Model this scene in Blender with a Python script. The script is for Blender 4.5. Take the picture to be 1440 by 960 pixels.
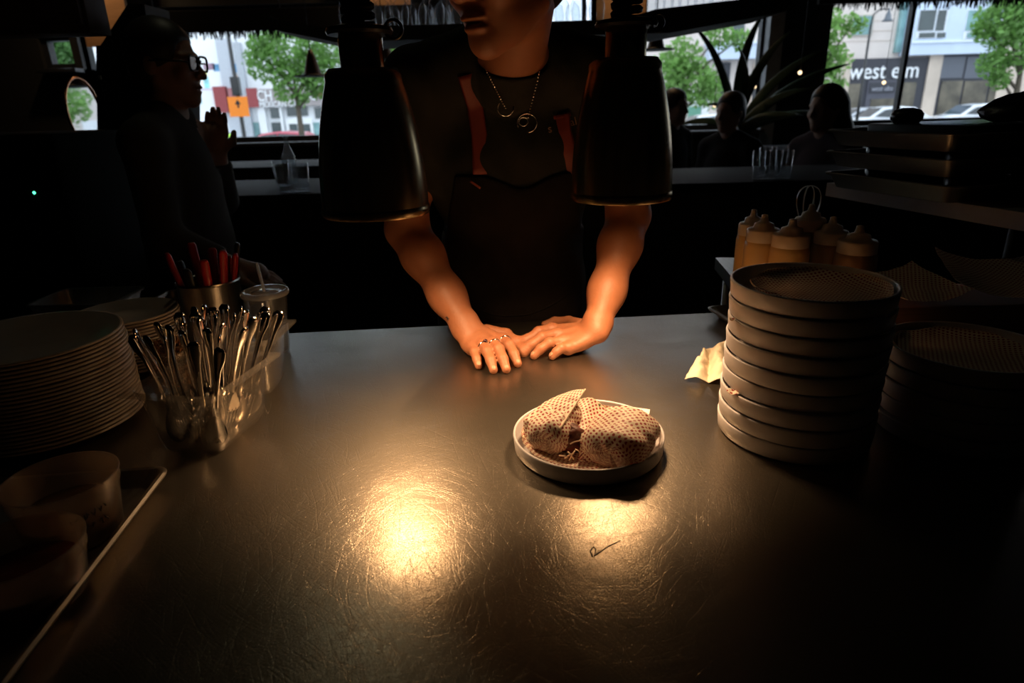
import bpy, bmesh, math, random
import numpy as np
from mathutils import Vector, Matrix

for _o in list(bpy.data.objects):
    bpy.data.objects.remove(_o)
scene = bpy.context.scene
COL = scene.collection
random.seed(7)
rng = np.random.default_rng(7)

# ---------------------------------------------------------------- camera
F = 910.0
CAMZ = 1.38
_d = np.array([68.0, -2500.0, -F]); _d /= np.linalg.norm(_d)
_u = -_d
_f = np.array([0, 0, -1.0])
_h = _f - _f.dot(_u) * _u; _h /= np.linalg.norm(_h)
_r = np.cross(_h, _u)
CM = np.array([_r, _h, _u])
cam_data = bpy.data.cameras.new('camera')
cam = bpy.data.objects.new('camera', cam_data)
COL.objects.link(cam)
cam_data.sensor_width = 36.0
cam_data.lens = F * 36.0 / 1440.0
cam_data.clip_start = 0.02
cam_data.clip_end = 300
_m = Matrix.Identity(4)
for i in range(3):
    for j in range(3):
        _m[i][j] = CM[i][j]
_m[2][3] = CAMZ
cam.matrix_world = _m
cam_data.dof.use_dof = True
cam_data.dof.focus_distance = 1.02
cam_data.dof.aperture_fstop = 5.0
scene.camera = cam

# ---------------------------------------------------------------- light and exposure
scene.view_settings.view_transform = 'Standard'
scene.view_settings.look = 'None'
scene.view_settings.gamma = 1.0
scene.view_settings.use_curve_mapping = False
scene.view_settings.exposure = 0.0
world = bpy.data.worlds.new('overcast_sky')
scene.world = world
world.use_nodes = True
_nt = world.node_tree
_bg = _nt.nodes['Background']
_bg.inputs['Color'].default_value = (0.80, 0.90, 1.0, 1)
_bg.inputs['Strength'].default_value = 2.25
BULB = 21.0
BEAM = 2.45
SCRATCH = 0.000036

# ---------------------------------------------------------------- pixel helpers
def ray(px, py):
    return CM @ np.array([px - 720.0, -(py - 480.0), -F])
def onz(px, py, z):
    v = ray(px, py); t = (z - CAMZ) / v[2]
    return np.array([0, 0, CAMZ]) + t * v
def ony(px, py, Y):
    v = ray(px, py); t = Y / v[1]
    return np.array([0, 0, CAMZ]) + t * v

# ---------------------------------------------------------------- materials
MATS = {}
def mat(name, col, rough=0.6, metal=0.0, var=0.12, scale=12.0, bump=0.0, bscale=80.0, coat=0.0, trans=0.0, spec=None, stretch=None):
    if name in MATS: return MATS[name]
    m = bpy.data.materials.new(name); m.use_nodes = True
    nt = m.node_tree; b = nt.nodes['Principled BSDF']
    b.inputs['Roughness'].default_value = rough
    b.inputs['Metallic'].default_value = metal
    if coat: b.inputs['Coat Weight'].default_value = coat
    if spec is not None: b.inputs['Specular IOR Level'].default_value = spec
    tc = nt.nodes.new('ShaderNodeTexCoord')
    mp = nt.nodes.new('ShaderNodeMapping')
    if stretch: mp.inputs['Scale'].default_value = stretch
    nt.links.new(tc.outputs['Object'], mp.inputs['Vector'])
    n = nt.nodes.new('ShaderNodeTexNoise'); n.inputs['Scale'].default_value = scale; n.inputs['Detail'].default_value = 4
    nt.links.new(mp.outputs['Vector'], n.inputs['Vector'])
    r = nt.nodes.new('ShaderNodeValToRGB')
    c = Vector(col[:3])
    r.color_ramp.elements[0].position = 0.3; r.color_ramp.elements[1].position = 0.7
    r.color_ramp.elements[0].color = (*(c * (1 - var)), 1)
    r.color_ramp.elements[1].color = (*[min(1, x * (1 + var)) for x in c], 1)
    nt.links.new(n.outputs['Fac'], r.inputs['Fac'])
    nt.links.new(r.outputs['Color'], b.inputs['Base Color'])
    if bump:
        n2 = nt.nodes.new('ShaderNodeTexNoise'); n2.inputs['Scale'].default_value = bscale; n2.inputs['Detail'].default_value = 5
        nt.links.new(mp.outputs['Vector'], n2.inputs['Vector'])
        bp = nt.nodes.new('ShaderNodeBump'); bp.inputs['Strength'].default_value = bump; bp.inputs['Distance'].default_value = 0.004
        nt.links.new(n2.outputs['Fac'], bp.inputs['Height'])
        nt.links.new(bp.outputs['Normal'], b.inputs['Normal'])
    if trans:
        t = nt.nodes.new('ShaderNodeBsdfTranslucent'); nt.links.new(r.outputs['Color'], t.inputs['Color'])
        mx = nt.nodes.new('ShaderNodeMixShader'); mx.inputs[0].default_value = trans
        nt.links.new(b.outputs[0], mx.inputs[1]); nt.links.new(t.outputs[0], mx.inputs[2])
        nt.links.new(mx.outputs[0], nt.nodes['Material Output'].inputs['Surface'])
    MATS[name] = m
    return m

def clear_mat(name, tint=(1, 1, 1), rough=0.03, frost=0.0, ior=1.45, body=(0.8, 0.8, 0.8)):
    """thin clear pane or plastic: transparency with a Fresnel gloss on top, plus some milky diffuse"""
    if name in MATS: return MATS[name]
    m = bpy.data.materials.new(name); m.use_nodes = True
    nt = m.node_tree
    for n in list(nt.nodes):
        if n.type == 'BSDF_PRINCIPLED': nt.nodes.remove(n)
    out = nt.nodes['Material Output']
    t = nt.nodes.new('ShaderNodeBsdfTransparent'); t.inputs['Color'].default_value = (*tint, 1)
    g = nt.nodes.new('ShaderNodeBsdfGlossy'); g.inputs['Roughness'].default_value = rough
    lw = nt.nodes.new('ShaderNodeLayerWeight'); lw.inputs['Blend'].default_value = .5
    pw = nt.nodes.new('ShaderNodeMath'); pw.operation = 'POWER'; nt.links.new(lw.outputs['Facing'], pw.inputs[0]); pw.inputs[1].default_value = 4.5
    f0 = ((ior - 1) / (ior + 1)) ** 2
    fr = nt.nodes.new('ShaderNodeMath'); fr.operation = 'MULTIPLY_ADD'; nt.links.new(pw.outputs[0], fr.inputs[0]); fr.inputs[1].default_value = 1 - f0; fr.inputs[2].default_value = f0
    tc = nt.nodes.new('ShaderNodeTexCoord'); nz = nt.nodes.new('ShaderNodeTexNoise'); nz.inputs['Scale'].default_value = 9
    nt.links.new(tc.outputs['Object'], nz.inputs['Vector'])
    bp = nt.nodes.new('ShaderNodeBump'); bp.inputs['Strength'].default_value = 0.04; bp.inputs['Distance'].default_value = 0.01
    nt.links.new(nz.outputs['Fac'], bp.inputs['Height']); nt.links.new(bp.outputs['Normal'], g.inputs['Normal'])
    base = t
    if frost:
        d = nt.nodes.new('ShaderNodeBsdfDiffuse'); d.inputs['Color'].default_value = (*body, 1)
        tl = nt.nodes.new('ShaderNodeBsdfTranslucent'); tl.inputs['Color'].default_value = (*body, 1)
        ad = nt.nodes.new('ShaderNodeMixShader'); ad.inputs[0].default_value = 0.5
        nt.links.new(d.outputs[0], ad.inputs[1]); nt.links.new(tl.outputs[0], ad.inputs[2])
        mf = nt.nodes.new('ShaderNodeMixShader'); mf.inputs[0].default_value = frost
        nt.links.new(t.outputs[0], mf.inputs[1]); nt.links.new(ad.outputs[0], mf.inputs[2])
        base = mf
    mx = nt.nodes.new('ShaderNodeMixShader')
    nt.links.new(fr.outputs[0], mx.inputs[0]); nt.links.new(base.outputs[0], mx.inputs[1]); nt.links.new(g.outputs[0], mx.inputs[2])
    nt.links.new(mx.outputs[0], out.inputs['Surface'])
    MATS[name] = m
    return m

def glow_mat(name, col, strength):
    if name in MATS: return MATS[name]
    m = bpy.data.materials.new(name); m.use_nodes = True
    b = m.node_tree.nodes['Principled BSDF']
    b.inputs['Base Color'].default_value = (*col, 1)
    b.inputs['Emission Color'].default_value = (*col, 1)
    b.inputs['Emission Strength'].default_value = strength
    MATS[name] = m
    return m

def dots_mat(name, paper, dot, pitch=(0.0075, 0.0088), rad=0.0016):
    """cream sheet printed with staggered round dots, laid out on the sheet's own UV in metres"""
    if name in MATS: return MATS[name]
    m = bpy.data.materials.new(name); m.use_nodes = True
    nt = m.node_tree; b = nt.nodes['Principled BSDF']; L = nt.links.new
    b.inputs['Roughness'].default_value = 0.55
    uv = nt.nodes.new('ShaderNodeUVMap')
    def grid(off):
        a = nt.nodes.new('ShaderNodeVectorMath'); a.operation = 'DIVIDE'
        L(uv.outputs['UV'], a.inputs[0]); a.inputs[1].default_value = (pitch[0], pitch[1], 1)
        s = nt.nodes.new('ShaderNodeVectorMath'); s.operation = 'ADD'; L(a.outputs[0], s.inputs[0]); s.inputs[1].default_value = (100 + off, 100 + off, 0)
        fr = nt.nodes.new('ShaderNodeVectorMath'); fr.operation = 'FRACTION'; L(s.outputs[0], fr.inputs[0])
        c = nt.nodes.new('ShaderNodeVectorMath'); c.operation = 'SUBTRACT'; L(fr.outputs[0], c.inputs[0]); c.inputs[1].default_value = (.5, .5, 0)
        k = nt.nodes.new('ShaderNodeVectorMath'); k.operation = 'MULTIPLY'; L(c.outputs[0], k.inputs[0]); k.inputs[1].default_value = (pitch[0], pitch[1], 0)
        l = nt.nodes.new('ShaderNodeVectorMath'); l.operation = 'LENGTH'; L(k.outputs[0], l.inputs[0])
        q = nt.nodes.new('ShaderNodeMath'); q.operation = 'LESS_THAN'; L(l.outputs['Value'], q.inputs[0]); q.inputs[1].default_value = rad
        return q
    q1, q2 = grid(0.0), grid(0.5)
    mx = nt.nodes.new('ShaderNodeMath'); mx.operation = 'MAXIMUM'; L(q1.outputs[0], mx.inputs[0]); L(q2.outputs[0], mx.inputs[1])
    nz = nt.nodes.new('ShaderNodeTexNoise'); nz.inputs['Scale'].default_value = 40
    tc = nt.nodes.new('ShaderNodeTexCoord'); L(tc.outputs['Object'], nz.inputs['Vector'])
    ci = nt.nodes.new('ShaderNodeMix'); ci.data_type = 'RGBA'
    ci.inputs['A'].default_value = (*paper, 1); ci.inputs['B'].default_value = (*dot, 1)
    L(mx.outputs[0], ci.inputs['Factor'])
    L(ci.outputs['Result'], b.inputs['Base Color'])
    bp = nt.nodes.new('ShaderNodeBump'); bp.inputs['Strength'].default_value = 0.25; bp.inputs['Distance'].default_value = 0.003
    L(nz.outputs['Fac'], bp.inputs['Height']); L(bp.outputs['Normal'], b.inputs['Normal'])
    t = nt.nodes.new('ShaderNodeBsdfTranslucent'); L(ci.outputs['Result'], t.inputs['Color'])
    ms = nt.nodes.new('ShaderNodeMixShader'); ms.inputs[0].default_value = 0.12
    L(b.outputs[0], ms.inputs[1]); L(t.outputs[0], ms.inputs[2])
    L(ms.outputs[0], nt.nodes['Material Output'].inputs['Surface'])
    MATS[name] = m
    return m

def steel_top_mat():
    """worn stainless worktop: long fine scratches in many directions as relief, satin and dull patches mixed"""
    m = bpy.data.materials.new('worn_stainless_top'); m.use_nodes = True
    nt = m.node_tree; b = nt.nodes['Principled BSDF']; L = nt.links.new
    tc = nt.nodes.new('ShaderNodeTexCoord')
    def math_(op, x, y=None, z=None):
        n = nt.nodes.new('ShaderNodeMath'); n.operation = op
        for k, v in enumerate((x, y, z)):
            if v is None: continue
            if isinstance(v, (int, float)): n.inputs[k].default_value = v
            else: L(v, n.inputs[k])
        return n.outputs[0]
    def noise(scale, detail=2, rot=0.0, ratio=1.0, seed=0.0):
        vr = nt.nodes.new('ShaderNodeVectorRotate'); vr.rotation_type = 'Z_AXIS'; vr.inputs['Angle'].default_value = rot
        mp = nt.nodes.new('ShaderNodeMapping'); mp.inputs['Location'].default_value = (seed, seed * .61, seed * .3)
        mp.inputs['Scale'].default_value = (scale, scale / ratio, 1); L(vr.outputs[0], mp.inputs['Vector'])
        wv = nt.nodes.new('ShaderNodeVectorMath'); wv.operation = 'ADD'
        if ratio > 1:          # scratches bend a little
            wn = nt.nodes.new('ShaderNodeTexNoise'); wn.inputs['Scale'].default_value = 6; wn.inputs['Detail'].default_value = 1; L(tc.outputs['Object'], wn.inputs['Vector'])
            ws = nt.nodes.new('ShaderNodeVectorMath'); ws.operation = 'SCALE'; ws.inputs['Scale'].default_value = .05; L(wn.outputs['Color'], ws.inputs[0])
            L(tc.outputs['Object'], wv.inputs[0]); L(ws.outputs[0], wv.inputs[1]); L(wv.outputs[0], vr.inputs['Vector'])
        else: L(tc.outputs['Object'], vr.inputs['Vector'])
        n = nt.nodes.new('ShaderNodeTexNoise'); n.inputs['Scale'].default_value = 1.0; n.inputs['Detail'].default_value = detail; L(mp.outputs[0], n.inputs['Vector'])
        return n.outputs['Fac']
    r_ = random.Random(3); fine = None; deep = None
    for k in range(9):
        rot = k * math.pi / 9 + r_.uniform(-.12, .12)
        mask = math_('SMOOTH_MAX', math_('SUBTRACT', noise(7 + 3 * r_.random(), 1, seed=k * 5.1), .38), 0.0, .1)
        fine = math_('MULTIPLY_ADD', noise(r_.uniform(620, 920), 2, rot, 70, k * 3.3), mask, fine if fine is not None else 0.0)
    for k in range(12):
        rot = k * .2618 + r_.uniform(-.12, .12)
        d = math_('MULTIPLY', math_('MAXIMUM', math_('SUBTRACT', noise(r_.uniform(560, 820), 0, rot, r_.uniform(35, 70), 40 + k * 7.7), .66), 0.0), -9.0)
        deep = math_('ADD', d, deep if deep is not None else 0.0)
    hgt = math_('ADD', math_('MULTIPLY', fine, 13.0), deep)
    bp = nt.nodes.new('ShaderNodeBump'); bp.inputs['Strength'].default_value = 0.8; bp.inputs['Distance'].default_value = SCRATCH
    L(hgt, bp.inputs['Height'])
    nd = noise(6, 2)
    b2 = nt.nodes.new('ShaderNodeBump'); b2.inputs['Strength'].default_value = 0.2; b2.inputs['Distance'].default_value = 0.003
    L(nd, b2.inputs['Height']); L(bp.outputs['Normal'], b2.inputs['Normal'])
    ns = noise(5, 6, seed=9)
    rr = nt.nodes.new('ShaderNodeMapRange'); L(ns, rr.inputs[0]); rr.inputs[1].default_value = 0.3; rr.inputs[2].default_value = 0.7; rr.inputs[3].default_value = 0.17; rr.inputs[4].default_value = 0.23
    cr = nt.nodes.new('ShaderNodeValToRGB'); L(ns, cr.inputs[0])
    cr.color_ramp.elements[0].color = (0.215, 0.188, 0.150, 1); cr.color_ramp.elements[1].color = (0.295, 0.262, 0.214, 1)
    c = nt.nodes.new('ShaderNodeBsdfPrincipled')
    for q in (b, c):
        q.inputs['Metallic'].default_value = 1.0
        L(b2.outputs['Normal'], q.inputs['Normal']); L(cr.outputs[0], q.inputs['Base Color'])
    L(rr.outputs[0], b.inputs['Roughness']); c.inputs['Roughness'].default_value = 0.43
    mx = nt.nodes.new('ShaderNodeMixShader'); mx.inputs[0].default_value = 0.45
    L(b.outputs[0], mx.inputs[1]); L(c.outputs[0], mx.inputs[2]); L(mx.outputs[0], nt.nodes['Material Output'].inputs['Surface'])
    MATS['steel_top'] = m
    return m

# ---------------------------------------------------------------- mesh helpers
def obj(name, vf, m, parent=None, smooth=True, uv=None, angle=None):
    v, f = vf
    me = bpy.data.meshes.new(name)
    if isinstance(v, np.ndarray) and isinstance(f, np.ndarray):
        n = f.shape[1]
        me.vertices.add(len(v)); me.vertices.foreach_set('co', v.astype(np.float32).ravel())
        me.loops.add(f.size); me.loops.foreach_set('vertex_index', f.astype(np.int32).ravel())
        me.polygons.add(len(f)); me.polygons.foreach_set('loop_start', np.arange(0, f.size, n, dtype=np.int32))
        me.update(calc_edges=True)
    else:
        me.from_pydata([tuple(map(float, p)) for p in v], [], [tuple(int(i) for i in q) for q in f])
    me.validate(clean_customdata=False)
    me.update()
    if smooth:
        me.polygons.foreach_set('use_smooth', [True] * len(me.polygons))
        if angle is not None:
            me.set_sharp_from_angle(angle=math.radians(angle))
    if uv is not None:
        lay = me.uv_layers.new(name='UVMap')
        idx = np.empty(len(me.loops), dtype=np.int32); me.loops.foreach_get('vertex_index', idx)
        lay.data.foreach_set('uv', np.asarray(uv, dtype=np.float32)[idx].ravel())
    me.materials.append(m)
    o = bpy.data.objects.new(name, me); COL.objects.link(o)
    if parent is not None: o.parent = parent
    return o
def tag(o, label=None, cat=None, group=None, kind=None):
    if label: o['label'] = label
    if cat: o['category'] = cat
    if group: o['group'] = group
    if kind: o['kind'] = kind
    return o
def thing(name, label, cat, loc=(0, 0, 0), rz=0.0, group=None):
    o = bpy.data.objects.new(name, None); COL.objects.link(o)
    o.location = tuple(map(float, loc)); o.rotation_euler = (0, 0, rz)
    o.empty_display_size = 0.02
    return tag(o, label, cat, group)
def copy_tree(o, parent=None):
    c = o.copy(); COL.objects.link(c); c.parent = parent
    for ch in o.children:
        copy_tree(ch, c)
    return c
def struct(o):
    o['kind'] = 'structure'; return o

def join(*parts):
    V, Fs = [], []
    for v, f in parts:
        b = len(V); V.extend([tuple(map(float, p)) for p in v]); Fs.extend([tuple(int(i) + b for i in q) for q in f])
    return V, Fs
def move(vf, d):
    return [(p[0] + d[0], p[1] + d[1], p[2] + d[2]) for p in vf[0]], vf[1]
def xf(vf, M):
    return [tuple(M @ Vector(p)) for p in vf[0]], vf[1]
def box(x0, x1, y0, y1, z0, z1, bev=0.0):
    if bev <= 0:
        v = [(x0, y0, z0), (x1, y0, z0), (x1, y1, z0), (x0, y1, z0), (x0, y0, z1), (x1, y0, z1), (x1, y1, z1), (x0, y1, z1)]
        return v, [(0, 3, 2, 1), (4, 5, 6, 7), (0, 1, 5, 4), (1, 2, 6, 5), (2, 3, 7, 6), (3, 0, 4, 7)]
    bm = bmesh.new()
    vs = [bm.verts.new(p) for p in box(x0, x1, y0, y1, z0, z1)[0]]
    for q in box(0, 1, 0, 1, 0, 1)[1]: bm.faces.new([vs[i] for i in q])
    bmesh.ops.bevel(bm, geom=bm.edges[:], offset=bev, segments=2, affect='EDGES', profile=0.7)
    return from_bm(bm)
def from_bm(bm):
    bm.verts.index_update()
    v = [tuple(p.co) for p in bm.verts]; f = [tuple(p.index for p in q.verts) for q in bm.faces]
    bm.free(); return v, f
def lathe(prof, n=48, c=(0, 0, 0), closed=False):
    """prof: list of (r, z); a point with r = 0 closes the end"""
    V, Fs, rows = [], [], []
    for r, z in prof:
        if r < 1e-6:
            rows.append([len(V)]); V.append((c[0], c[1], c[2] + z))
        else:
            rows.append(list(range(len(V), len(V) + n)))
            V.extend([(c[0] + r * math.cos(2 * math.pi * k / n), c[1] + r * math.sin(2 * math.pi * k / n), c[2] + z) for k in range(n)])
    pr = list(zip(rows, rows[1:])) + ([(rows[-1], rows[0])] if closed else [])
    for a, b in pr:
        for k in range(n):
            k2 = (k + 1) % n
            if len(a) == 1 and len(b) == 1: continue
            if len(a) == 1: Fs.append((a[0], b[k2], b[k]))
            elif len(b) == 1: Fs.append((a[k], a[k2], b[0]))
            else: Fs.append((a[k], a[k2], b[k2], b[k]))
    return V, Fs
def tube(pts, rad, n=10, closed=False, flat=1.0, up=None):
    """sweep; rad a number or a list; flat squeezes the second axis"""
    P = [Vector(tuple(map(float, p))) for p in pts]; m = len(P)
    R = rad if hasattr(rad, '__len__') else [rad] * m
    V, Fs = [], []
    ref = None
    for i in range(m):
        if closed: t = P[(i + 1) % m] - P[i - 1]
        else: t = P[min(i + 1, m - 1)] - P[max(i - 1, 0)]
        t.normalize()
        if up is not None: a = Vector(up) - t * t.dot(Vector(up))
        elif ref is None:
            a = Vector((0, 0, 1)) if abs(t.z) < 0.9 else Vector((1, 0, 0)); a = a - t * t.dot(a)
        else: a = ref - t * t.dot(ref)
        a.normalize(); ref = a
        b = t.cross(a)
        for k in range(n):
            th = 2 * math.pi * k / n
            V.append(tuple(P[i] + b * (R[i] * math.cos(th)) + a * (R[i] * flat * math.sin(th))))
    for i in range(m if closed else m - 1):
        j = (i + 1) % m
        for k in range(n):
            k2 = (k + 1) % n
            Fs.append((i * n + k, i * n + k2, j * n + k2, j * n + k))
    if not closed:
        Fs.append(tuple(range(n - 1, -1, -1))); Fs.append(tuple((m - 1) * n + k for k in range(n)))
    return V, Fs
def prism(poly, y0, y1):
    """poly of (x, z) counter-clockwise seen from -y, extruded along y"""
    n = len(poly)
    V = [(p[0], y0, p[1]) for p in poly] + [(p[0], y1, p[1]) for p in poly]
    Fs = [tuple(range(n)), tuple(range(2 * n - 1, n - 1, -1))]
    for k in range(n):
        k2 = (k + 1) % n
        Fs.append((k, k + n, k2 + n, k2))
    return V, Fs
def hprism(poly, z0, z1):
    n = len(poly)
    V = [(p[0], p[1], z0) for p in poly] + [(p[0], p[1], z1) for p in poly]
    Fs = [tuple(range(n - 1, -1, -1)), tuple(range(n, 2 * n))]
    for k in range(n):
        k2 = (k + 1) % n
        Fs.append((k, k2, k2 + n, k + n))
    return V, Fs
def sphere(c, r, n=12, m=8):
    prof = [(0 if k in (0, m) else math.sin(math.pi * k / m), -math.cos(math.pi * k / m)) for k in range(m + 1)]
    v, f = lathe(prof, n)
    rr = r if hasattr(r, '__len__') else (r, r, r)
    return [(c[0] + p[0] * rr[0], c[1] + p[1] * rr[1], c[2] + p[2] * rr[2]) for p in v], f
def grid(fn, nu, nv):
    """fn(u, v) in 0..1 -> point; returns verts, faces"""
    V = [fn(i / nu, j / nv) for j in range(nv + 1) for i in range(nu + 1)]
    Fs = [(j * (nu + 1) + i, j * (nu + 1) + i + 1, (j + 1) * (nu + 1) + i + 1, (j + 1) * (nu + 1) + i) for j in range(nv) for i in range(nu)]
    return V, Fs
def gridn(V, Fs, th=0.0006):
    """give a sheet a real thickness"""
    bm = bmesh.new(); vs = [bm.verts.new(p) for p in V]
    for q in Fs: bm.faces.new([vs[i] for i in q])
    bm.normal_update()
    n = len(V)
    W = [tuple(Vector(p) - x.normal * th) for p, x in zip(V, bm.verts)]
    F2 = [tuple(n + i for i in reversed(q)) for q in Fs]
    for e in bm.edges:
        if e.is_boundary:
            l = e.link_loops[0]; a, b = l.vert.index, l.link_loop_next.vert.index
            F2.append((b, a, a + n, b + n))
    bm.free()
    return list(V) + W, list(Fs) + F2
def smoothnoise(seed, k=5):
    r = np.random.default_rng(seed)
    A = r.normal(size=(k, 3)); ph = r.uniform(0, 6.28, k); am = 1 / (1 + np.arange(k)) ** 0.6
    def fn(p, s):
        q = np.asarray(p) * s
        return float(sum(am[i] * math.sin(A[i].dot(q) * (1 + .5 * i) + ph[i]) for i in range(k)) / am.sum())
    return fn
def text_mesh(s, size, depth=0.002, align='CENTER', shear=0.0):
    cu = bpy.data.curves.new('lettering', 'FONT'); cu.body = s; cu.size = size; cu.extrude = depth; cu.align_x = align; cu.resolution_u = 3; cu.shear = shear
    o = bpy.data.objects.new('lettering', cu); COL.objects.link(o)
    dg = bpy.context.evaluated_depsgraph_get()
    me = bpy.data.meshes.new_from_object(o.evaluated_get(dg))
    v = [tuple(p.co) for p in me.vertices]; f = [tuple(q.vertices) for q in me.polygons]
    bpy.data.objects.remove(o); bpy.data.curves.remove(cu); bpy.data.meshes.remove(me)
    return v, f

# ---------------------------------------------------------------- signed distance surfaces
def sdf_mesh(f, lo, hi, h, lev=4):
    lo = np.array(lo, float); hi = np.array(hi, float)
    size = h * 2 ** lev
    n = np.ceil((hi - lo) / size).astype(int)
    cells = np.stack(np.meshgrid(*[np.arange(k) for k in n], indexing='ij'), -1).reshape(-1, 3)
    for L in range(lev):
        s = h * 2 ** (lev - L)
        d = f(lo + (cells + 0.5) * s)
        cells = cells[np.abs(d) < s * 0.87 * 1.35 + 0.002]
        off = np.array([(a, b, c) for a in (0, 1) for b in (0, 1) for c in (0, 1)])
        cells = (cells[:, None, :] * 2 + off[None]).reshape(-1, 3)
    d = f(lo + (cells + 0.5) * h)
    cells = cells[np.abs(d) < h * 0.87 * 1.6 + 0.0005]
    N = 1 << 20
    key = lambda c: ((c[..., 0] + 2) * N + (c[..., 1] + 2)) * N + (c[..., 2] + 2)
    off = np.array([(a, b, c) for a in (0, 1) for b in (0, 1) for c in (0, 1)])
    cor = cells[:, None, :] + off[None]
    ck = key(cor)
    uk, first, inv = np.unique(ck.ravel(), return_index=True, return_inverse=True)
    up = cor.reshape(-1, 3)[first]
    val = f(lo + up * h)
    cv = val[inv].reshape(-1, 8)
    act = (cv.min(1) < 0) & (cv.max(1) >= 0)
    cells = cells[act]; cv = cv[act]
    acc = np.zeros((len(cells), 3)); cnt = np.zeros(len(cells))
    E = [(i, j) for i in range(8) for j in range(i + 1, 8) if np.abs(off[i] - off[j]).sum() == 1]
    for i, j in E:
        a, b = cv[:, i], cv[:, j]; mk = (a < 0) != (b < 0)
        t = np.where(mk, a / np.where(mk, a - b, 1), 0)
        acc += np.where(mk[:, None], off[i] + t[:, None] * (off[j] - off[i]), 0); cnt += mk
    V = lo + (cells + acc / cnt[:, None]) * h
    k = key(cells); order = np.argsort(k); ks = k[order]
    def look(c):
        q = key(c); i = np.searchsorted(ks, q); i = np.minimum(i, len(ks) - 1)
        return np.where(ks[i] == q, order[i], -1)
    faces = []
    idx = {tuple(o): i for i, o in enumerate(off)}
    for ax in range(3):
        e = [0, 0, 0]; e[ax] = 1
        a, b = cv[:, 0], cv[:, idx[tuple(e)]]
        mk = (a < 0) != (b < 0)
        c = cells[mk]; fl = (a[mk] < 0)
        b1 = np.zeros(3, int); b1[(ax + 1) % 3] = 1; c1 = np.zeros(3, int); c1[(ax + 2) % 3] = 1
        q = np.stack([look(c - b1 - c1), look(c - c1), look(c), look(c - b1)], 1)
        ok = (q >= 0).all(1); q = q[ok]; fl = fl[ok]
        q[~fl] = q[~fl][:, ::-1]
        faces.append(q)
    return V, np.concatenate(faces)
def smin(a, b, k):
    hh = np.clip(0.5 + 0.5 * (b - a) / k, 0, 1)
    return b + (a - b) * hh - k * hh * (1 - hh)
def smax(a, b, k): return -smin(-a, -b, k)
def cap(p, a, b, r1, r2=None):
    r2 = r1 if r2 is None else r2
    a = np.asarray(a, float); b = np.asarray(b, float); ab = b - a
    t = np.clip(((p - a) @ ab) / ab.dot(ab), 0, 1)
    return np.linalg.norm(p - a - t[:, None] * ab, axis=1) - (r1 + (r2 - r1) * t)
def ell(p, c, r, R=None):
    q = p - np.asarray(c, float)
    if R is not None: q = q @ np.asarray(R)          # columns of R are the ellipsoid's axes
    r = np.asarray(r, float)
    k0 = np.linalg.norm(q / r, axis=1); k1 = np.linalg.norm(q / (r * r), axis=1)
    return k0 * (k0 - 1) / np.maximum(k1, 1e-9)
def chain(p, pts, rad, k=0.004):
    d = None
    for i in range(len(pts) - 1):
        c = cap(p, pts[i], pts[i + 1], rad[i], rad[i + 1])
        d = c if d is None else smin(d, c, k)
    return d

# ================================================================ the room
WALL = mat('charcoal_paint', (0.022, 0.024, 0.026), 0.75, var=0.2, scale=3, bump=0.1)
FLOORM = mat('dark_floor', (0.03, 0.026, 0.023), 0.5, var=0.3, scale=5)
FRAME = mat('dark_window_metal', (0.05, 0.055, 0.065), 0.45, metal=0.4)
BLACK = mat('matt_black', (0.008, 0.008, 0.009), 0.6)
BLACKG = mat('gloss_black', (0.01, 0.01, 0.011), 0.3)
GLASS = clear_mat('window_glass', (0.97, 0.985, 0.99), 0.01)
WY = 6.0
X0, X1, YB, ZC = -5.1, 6.3, -3.0, 3.0
struct(obj('floor', box(X0 - .2, X1 + .2, YB - .2, WY + .2, -0.1, 0), FLOORM, smooth=False))
struct(obj('ceiling', box(X0 - .2, X1 + .2, YB - .2, WY + .2, ZC, ZC + .1), mat('ceiling_paint', (0.02, 0.02, 0.02), 0.8), smooth=False))
struct(obj('wall_left', box(X0 - .2, X0, YB, WY + .2, 0, ZC), WALL, smooth=False))
struct(obj('wall_right', box(X1, X1 + .2, YB, WY + .2, 0, ZC), WALL, smooth=False))
struct(obj('wall_back', box(X0 - .2, X1 + .2, YB - .2, YB, 0, ZC), WALL, smooth=False))
SILL = 1.135
def wx(px, py=120): return float(ony(px, py, WY)[0])
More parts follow.
